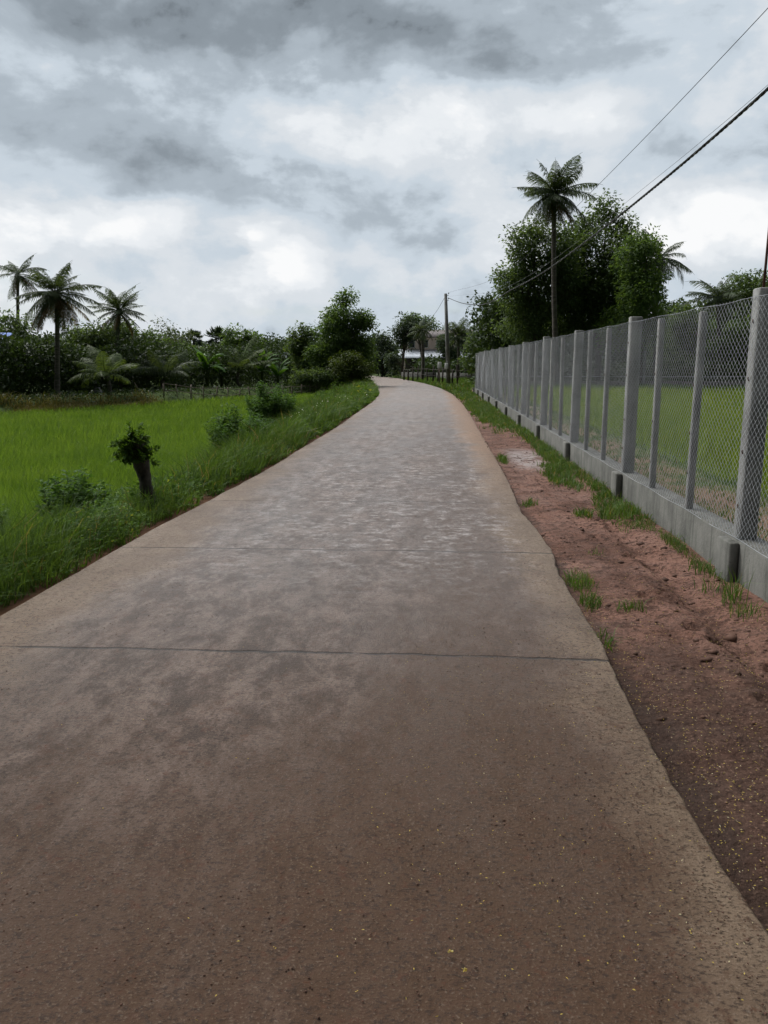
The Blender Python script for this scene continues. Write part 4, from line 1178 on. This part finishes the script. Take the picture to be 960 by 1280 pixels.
# ---- pollarded stump with a tuft of new leaves
sp = onbank(185, 642)
stp = thing('tree_stump', tuple(sp), 'dark cut tree stump with a tuft of new leaves at the paddy edge', 'tree stump')
top = atY(174, 548, sp[1])
u = np.linspace(0, 1, 15)
mb = MB()
ax = sp * (1 - u[:, None]) + top * u[:, None] + np.stack([.018 * np.sin(u * 5), 0 * u, 0 * u], 1)
ax[0, 2] -= .1
rr = .068 + .03 * np.exp(-u * 9) + .012 * np.sin(u * 11) + .010 * u
mb.tube(ax, rr, 16)
V = mb.v[0]; ang = np.arctan2(V[:, 1] - sp[1], V[:, 0] - sp[0])
nz = fbm(ang * 2.5, V[:, 2] * 9, 131, 4) * .05
V[:, 0] += np.cos(ang) * nz; V[:, 1] += np.sin(ang) * nz
mb.build('trunk', M['stump'], stp, True, tuple(sp))
ml, ms = MB(), MB()
for k in range(80):
    c0 = top + np.array([R.uniform(-.12, .06), R.uniform(-.08, .08), R.uniform(-.24, .03)])
    d = np.array([R.normal(-.30, .55), R.normal(-.1, .6), R.uniform(-.1, 1.0)]); d /= np.linalg.norm(d)
    Ls = R.uniform(.06, .21)
    u_ = np.linspace(0, 1, 5)[:, None]
    pth = c0 + d * u_ * Ls + np.array([0, 0, -.05]) * u_ ** 2
    ms.tube(pth, .003, 4, cap=False)
    n = 26; s_ = R.uniform(.1, 1, n)
    P = np.stack([np.interp(s_, u_[:, 0], pth[:, q]) for q in range(3)], 1)
    dd = R.normal(0, 1, (n, 3)) + d * .5; nr = R.normal(0, .5, (n, 3)) + np.array([0, 0, 1])
    L = R.uniform(.04, .075, n); ml.leaves(P, dd, nr, L, L * .55)
ms.build('sprouts', M['bark'], stp, False, tuple(sp))
ml.build('leaves', M['bushleaf'], stp, False, tuple(sp))

# ------------------------------------------------------------------ utility pole and cables
PY = 56.0
pb = atY(561, 481, PY); pt = atY(557, 367, PY)
pole = thing('utility_pole', (pb[0], PY, 0), 'plain round concrete utility pole standing where the road bends', 'utility pole')
PLC = (pb[0], PY, 0)
MB().tube([(pb[0], PY, -.2), ((pb[0] + pt[0]) / 2, PY, pt[2] / 2), (pt[0], PY, pt[2])], [.155, .13, .10], 12).build('pole', M['concrete'], pole, True, PLC)
for dz in (-.12, -.45):
    mb = MB()
    mb.tube([(pt[0] + .08, PY - .05, pt[2] + dz), (pt[0] + .2, PY - .06, pt[2] + dz), (pt[0] + .2, PY - .06, pt[2] + dz + .1)], .02, 6)
    mb.tube([(pt[0] + .2, PY - .06, pt[2] + dz + .1), (pt[0] + .2, PY - .06, pt[2] + dz + .18)], [.04, .03], 8)
    mb.build('insulator', M['clay'], pole, False, PLC)
MB().box((pb[0] - .30, PY - .26, 1.12), (pb[0] - .06, PY - .13, 1.5), .01).build('meter_box', M['white'], pole, False, PLC)
mpX = atY(549.5, 460, 55.5)[0]
mpo = thing('meter_post', (mpX, 55.5, 0), 'thin stake carrying a white meter box left of the utility pole', 'meter box')
MB().tube([(mpX, 55.5, -.1), (mpX, 55.5, 1.5)], .04, 8).build('stake', M['wood'], mpo, False, (mpX, 55.5, 0))
MB().box((mpX - .13, 55.3, 1.15), (mpX + .13, 55.455, 1.58), .01).build('meter_box', M['white'], mpo, False, (mpX, 55.5, 0))

def spline(pts, n):
    P = np.array(pts, float); d = np.concatenate([[0], np.cumsum(np.linalg.norm(np.diff(P, axis=0), axis=1))])
    t = np.linspace(0, d[-1], n)
    # Catmull-Rom on arc length
    m = np.gradient(P, d, axis=0)
    i = np.clip(np.searchsorted(d, t, side='right') - 1, 0, len(P) - 2)
    h = (d[i + 1] - d[i])[:, None]; s = ((t - d[i])[:, None]) / h
    h00 = 2 * s ** 3 - 3 * s ** 2 + 1; h10 = s ** 3 - 2 * s ** 2 + s; h01 = -2 * s ** 3 + 3 * s ** 2; h11 = s ** 3 - s ** 2
    return h00 * P[i] + h10 * h * m[i] + h01 * P[i + 1] + h11 * h * m[i + 1]
top_ = np.array([pt[0] + .2, PY - .06, pt[2] - .3])
cab = [tuple(top_), tuple(atY(578, 379, 50)), tuple(atY(600, 381, 44)), tuple(atY(640, 362, 33)), tuple(atY(680, 340, 26)), tuple(atY(735, 300, 20)), tuple(atY(790, 257, 16)), tuple(atY(880, 182, 12.5)), tuple(atY(960, 111, 10.5)), tuple(atY(1100, -20, 8.4))]
P = spline(cab, 1500)
T = np.gradient(P, axis=0); T /= np.linalg.norm(T, axis=1)[:, None]
U = np.cross(T, [0, 0, 1.0]); U /= np.linalg.norm(U, axis=1)[:, None]; W = np.cross(U, T)
arc = np.concatenate([[0], np.cumsum(np.linalg.norm(np.diff(P, axis=0), axis=1))])
mb = MB()
for q in range(4):
    ph = arc * 2 * math.pi / .62 + q * math.pi / 2
    mb.tube(P + (U * np.cos(ph)[:, None] + W * np.sin(ph)[:, None]) * .0125, .0098, 5, 1 if q == 0 else 0, False)
tag(mb.build('power_cable', [M['black'], M['greyc']]), 'thick twisted black and grey bundled cable sagging from the pole over the fence', 'cable')
t2 = np.array([pt[0] + .2, PY - .06, pt[2] + .05])
P = spline([tuple(t2), tuple(atY(640, 335, 30)), tuple(atY(730, 249, 18)), tuple(atY(840, 137, 12.5)), tuple(atY(960, 10, 9.6)), tuple(atY(1080, -120, 7.8))], 120)
tag(MB().tube(P, .0045, 5).build('thin_wire', M['black']), 'single thin dark wire, highest of the lines crossing the sky', 'wire')
P = spline([tuple(top_ + np.array([0, 0, .1])), tuple(atY(640, 356, 33)), tuple(atY(735, 292, 20)), tuple(atY(790, 247, 16)), tuple(atY(880, 174, 12.5)), tuple(atY(960, 106, 10.5)), tuple(atY(1100, -24, 8.4))], 120)
tag(MB().tube(P, .003, 5).build('thin_wire', M['greyc']), 'thin grey wire running close above the thick twisted cable', 'wire')
P = spline([(pt[0] - .08, PY, pt[2] - .3), tuple(atY(545, 390, 62)), tuple(atY(533, 402, 70)), tuple(atY(520, 410, 80))], 30)
tag(MB().tube(P, .012, 5).build('thin_wire', M['black']), 'short service wire dropping left from the pole to the house', 'wire')

# ------------------------------------------------------------------ buildings
HY = 100.0
def hx(px): return float(atY(px, 450, HY)[0])
def hz(py): return float(atY(540, py, HY)[2])
x0, x1 = hx(504), hx(590)
hl = ((x0 + x1) / 2, HY, 0)
house = thing('house', hl, 'cream house with a grey metal porch roof behind the palms beyond the bend', 'house')
MB().box((x0, HY + 2.2, -.1), (x1, HY + 8, hz(421)), .02).build('wall', M['cream'], house, False, hl)
def slope(xa, xb, ya, za, yb, zb, th, corr=True):
    """sloping sheet with ribs running down the slope"""
    mb = MB(); n = int((xb - xa) / .12); xs = np.linspace(xa, xb, n)
    zo = np.where(np.arange(n) % 2 == 0, .02, 0) if corr else np.zeros(n)
    top_a = np.stack([xs, np.full(n, ya), za + zo], 1); top_b = np.stack([xs, np.full(n, yb), zb + zo], 1)
    V = np.vstack([top_a, top_b, top_a - [0, 0, th], top_b - [0, 0, th]])
    i = np.arange(n - 1)[:, None]
    q = np.concatenate([np.concatenate([i, i + 1, n + i + 1, n + i], 1), np.concatenate([2 * n + i, 3 * n + i, 3 * n + i + 1, 2 * n + i + 1], 1), np.concatenate([i, 2 * n + i, 2 * n + i + 1, i + 1], 1), np.concatenate([n + i, n + i + 1, 3 * n + i + 1, 3 * n + i], 1)])
    return mb.add(V, q)
slope(hx(497), hx(592), HY - .9, hz(447.5), HY + 2.18, hz(436.5), .05).build('porch_roof', M['metalroof'], house, False, hl)
mb = slope(x0 - .4, x1 + .4, HY + 1.8, hz(420.8), HY + 5.1, hz(410), .08)
m2 = slope(x0 - .4, x1 + .4, HY + 5.1, hz(410), HY + 8.4, hz(420.8), .08)
for V, q, k in zip(m2.v, m2.q, [0]):
    mb.add(V, q)
mb.build('roof', M['redroof'], house, False, hl)
for px in (499, 520, 545, 568, 590):
    MB().tube([(hx(px), HY - .75, -.1), (hx(px), HY - .75, hz(448))], .07, 8).build('porch_post', M['shade'], house, False, hl)
MB().box((hx(506), HY + 2.05, .02), (hx(588), HY + 2.19, hz(440)), .01).build('porch_shade', M['shade'], house, False, hl)  # dark sheet added for the shaded open interior under the porch roof
for px in (514, 531, 549, 578):
    fr = MB().box((hx(px) - .42, HY + 2.14, hz(434.5)), (hx(px) + .42, HY + 2.197, hz(424)), .01).build('window', M['white'], house, False, hl)
    pn = MB().box((hx(px) - .34, HY + 2.11, hz(433.6)), (hx(px) + .34, HY + 2.138, hz(424.9)), 0).build('pane', M['glass'], None, False, hl)
    pn.location = (0, 0, 0); pn.parent = fr; fr.location = (0, 0, 0)

# objects built with loc under a parent sit at the parent's origin
for o in list(COL.objects):
    if o.parent is not None:
        o.location = (0, 0, 0)

# dark blue roofed house far left of the clump
BY = 84.0
cx = float(atY(341, 450, BY)[0]); bl = (cx, BY, 0)
h2 = thing('house', bl, 'half hidden house with a low dark blue roof behind the banana plants', 'house')
zt = float(atY(341, 440, BY)[2]); zb = float(atY(341, 447, BY)[2])
o = MB().box((cx - 2.0, BY, -.1), (cx + 1.3, BY + 4, zb), .02).build('wall', M['shade'], h2, False, bl); o.location = (0, 0, 0)
mb = slope(cx - 2.4, cx + 1.6, BY - .6, zb - .05, BY + 2, zt, .06)
m2 = slope(cx - 2.4, cx + 1.6, BY + 2, zt, BY + 4.6, zb - .05, .06); mb.add(m2.v[0], m2.q[0])
o = mb.build('roof', M['darkroof'], h2, False, bl); o.location = (0, 0, 0)
# blue sheet shelter at the left edge
SY = 41.0
cx = float(atY(-6, 450, SY)[0]); zt = float(atY(0, 415, SY)[2]); zb = float(atY(0, 433, SY)[2])
sl3 = (cx, SY, 0)
sh = thing('shelter', sl3, 'open shelter under a bright blue sheet at the left picture edge', 'shelter')
mb = slope(cx - 1.6, cx + .62, SY - .7, zb, SY + .9, zt, .03, False)
o = mb.build('roof_sheet', M['blue'], sh, False, sl3); o.location = (0, 0, 0)
for dx, dy, z_ in ((-1.4, -.6, zb), (.5, -.6, zb), (-1.4, .8, zt - .1), (.5, .8, zt - .1)):
    o = MB().tube([(cx + dx, SY + dy, -.1), (cx + dx, SY + dy, z_ - .05)], .05, 8).build('post', M['wood'], sh, False, sl3); o.location = (0, 0, 0)

# ------------------------------------------------------------------ rustic fences and small things
def rail_fence(name, label, pts, n, h, rails, mat, rpost=.05, rrail=.025, wob=.08, cat='fence'):
    P = np.array(pts, float)
    loc = tuple(P[0][:2]) + (0,)
    t = thing(name, loc, label, cat)
    d = np.concatenate([[0], np.cumsum(np.linalg.norm(np.diff(P[:, :2], axis=0), axis=1))])
    tops = []
    for s_ in np.linspace(0, d[-1], n):
        X = np.interp(s_, d, P[:, 0]); Y = np.interp(s_, d, P[:, 1]); z = float(H(X, Y)); hh = h * R.uniform(.85, 1.15)
        l_ = R.normal(0, wob, 2) * hh
        o = MB().tube([(X, Y, z - .1), (X + l_[0] * .5, Y + l_[1] * .5, z + hh * .5), (X + l_[0], Y + l_[1], z + hh)], rpost * R.uniform(.8, 1.2), 6).build('post', M[mat], t, False, loc); o.location = (0, 0, 0)
        tops.append((X, Y, z, l_))
    for f_ in rails:
        o = MB().tube([(a[0] + a[3][0] * f_, a[1] + a[3][1] * f_ - rpost, a[2] + h * f_ + R.uniform(-.04, .04)) for a in tops], rrail, 6).build('rail', M[mat], t, False, loc); o.location = (0, 0, 0)
    return t
a_, b_2, c_2 = at(195, 497, -.2), at(350, 490, -.2), at(408, 487, -.2)
rail_fence('bamboo_fence', 'low bamboo rail fence along the far edge of the paddy', [a_ + np.array([0, 1.2, 0]), b_2 + np.array([0, 1.0, 0]), c_2 + np.array([0, .5, 0])], 16, .75, (.45, .9), 'wood', .035, .022)
rail_fence('post_fence', 'fence of dark wooden posts across the grass before the house', [(float(atY(505, 450, 72)[0]), 72), (float(atY(545, 450, 62)[0]), 62), (float(atY(572, 450, 55)[0]), 55), (float(atY(597, 450, 54)[0]), 54)], 13, 1.25, (.5, .85), 'shade', .07, .02, .04)
gwX = [(-2.9, 79.5), (.5, 77), (4.2, 70), (6.5, 66)]
gw = MB(); P = np.array(gwX, float)
for (xa, ya), (xb, yb) in zip(P[:-1], P[1:]):
    gw.add([(xa, ya, -.1), (xb, yb, -.1), (xb, yb, .62), (xa, ya, .62), (xa, ya + .15, -.1), (xb, yb + .15, -.1), (xb, yb + .15, .62), (xa, ya + .15, .62)],
           [(0, 1, 2, 3), (5, 4, 7, 6), (3, 2, 6, 7), (1, 5, 6, 2), (4, 0, 3, 7)])
tag(gw.build('garden_wall', M['beamc']), 'low grey concrete garden wall behind the wooden post fence', 'wall')
# leaning stick, jar and blue cloth on the far paddy edge
s0, s1 = at(177, 495, -.3), None
s1 = atY(168, 478, s0[1] + .2)
tag(MB().tube([s0 - [0, 0, .05], (s0 + s1) / 2 + [.01, 0, .01], s1], [.035, .032, .025], 7).build('bamboo_pole', M['bamboo'], None, True), 'pale stick leaning at the paddy edge below the orchard', 'stick')
jl_ = at(119, 496, -.25)
jl_[1] += .3
zz_ = np.linspace(0, 1, 9)
jar = thing('water_jar', tuple(jl_), 'grey clay water jar in the shade near the yellowish young palm', 'jar')
o = MB().tube(np.stack([np.full(9, jl_[0]), np.full(9, jl_[1]), jl_[2] + zz_ * .45], 1), .12 + .15 * np.sin(np.clip(zz_ * 1.1, 0, 1) * math.pi * .92) ** .8, 14).build('body', M['clay'], jar, True, tuple(jl_)); o.location = (0, 0, 0)
o = MB().tube([(jl_[0], jl_[1], jl_[2] + .44), (jl_[0], jl_[1], jl_[2] + .50)], [.14, .17], 14).build('rim', M['clay'], jar, True, tuple(jl_)); o.location = (0, 0, 0)

# fence at the back of the fenced crop
bf = thing('boundary_fence', (12, 46, 0), 'low grey wall with thin white posts and a wire behind the fenced crop', 'fence')
BL_ = (12, 46, 0)
def bpart(mb, nm, mt, sm=False):
    o = mb.build(nm, mt, bf, sm, BL_); o.location = (0, 0, 0); return o
bpart(MB().box((2.6, 46, -.1), (34, 46.15, .52), .01), 'wall', M['beamc'])
zw = float(atY(880, 470.5, 46)[2])
for px, wd in ((702, .06), (760, .13), (806, .05), (876, .06), (945, .06), (1010, .06)):
    X = float(atY(px, 450, 45.9)[0])
    bpart(MB().box((X - wd, 45.8, -.1), (X + wd, 45.995, float(atY(px, 434, 46)[2])), .01), 'post', M['concrete'])
bpart(MB().tube([(2.6, 45.78, zw), (15, 45.78, zw - .02), (34, 45.78, zw)], .014, 5), 'wire', M['wire'])
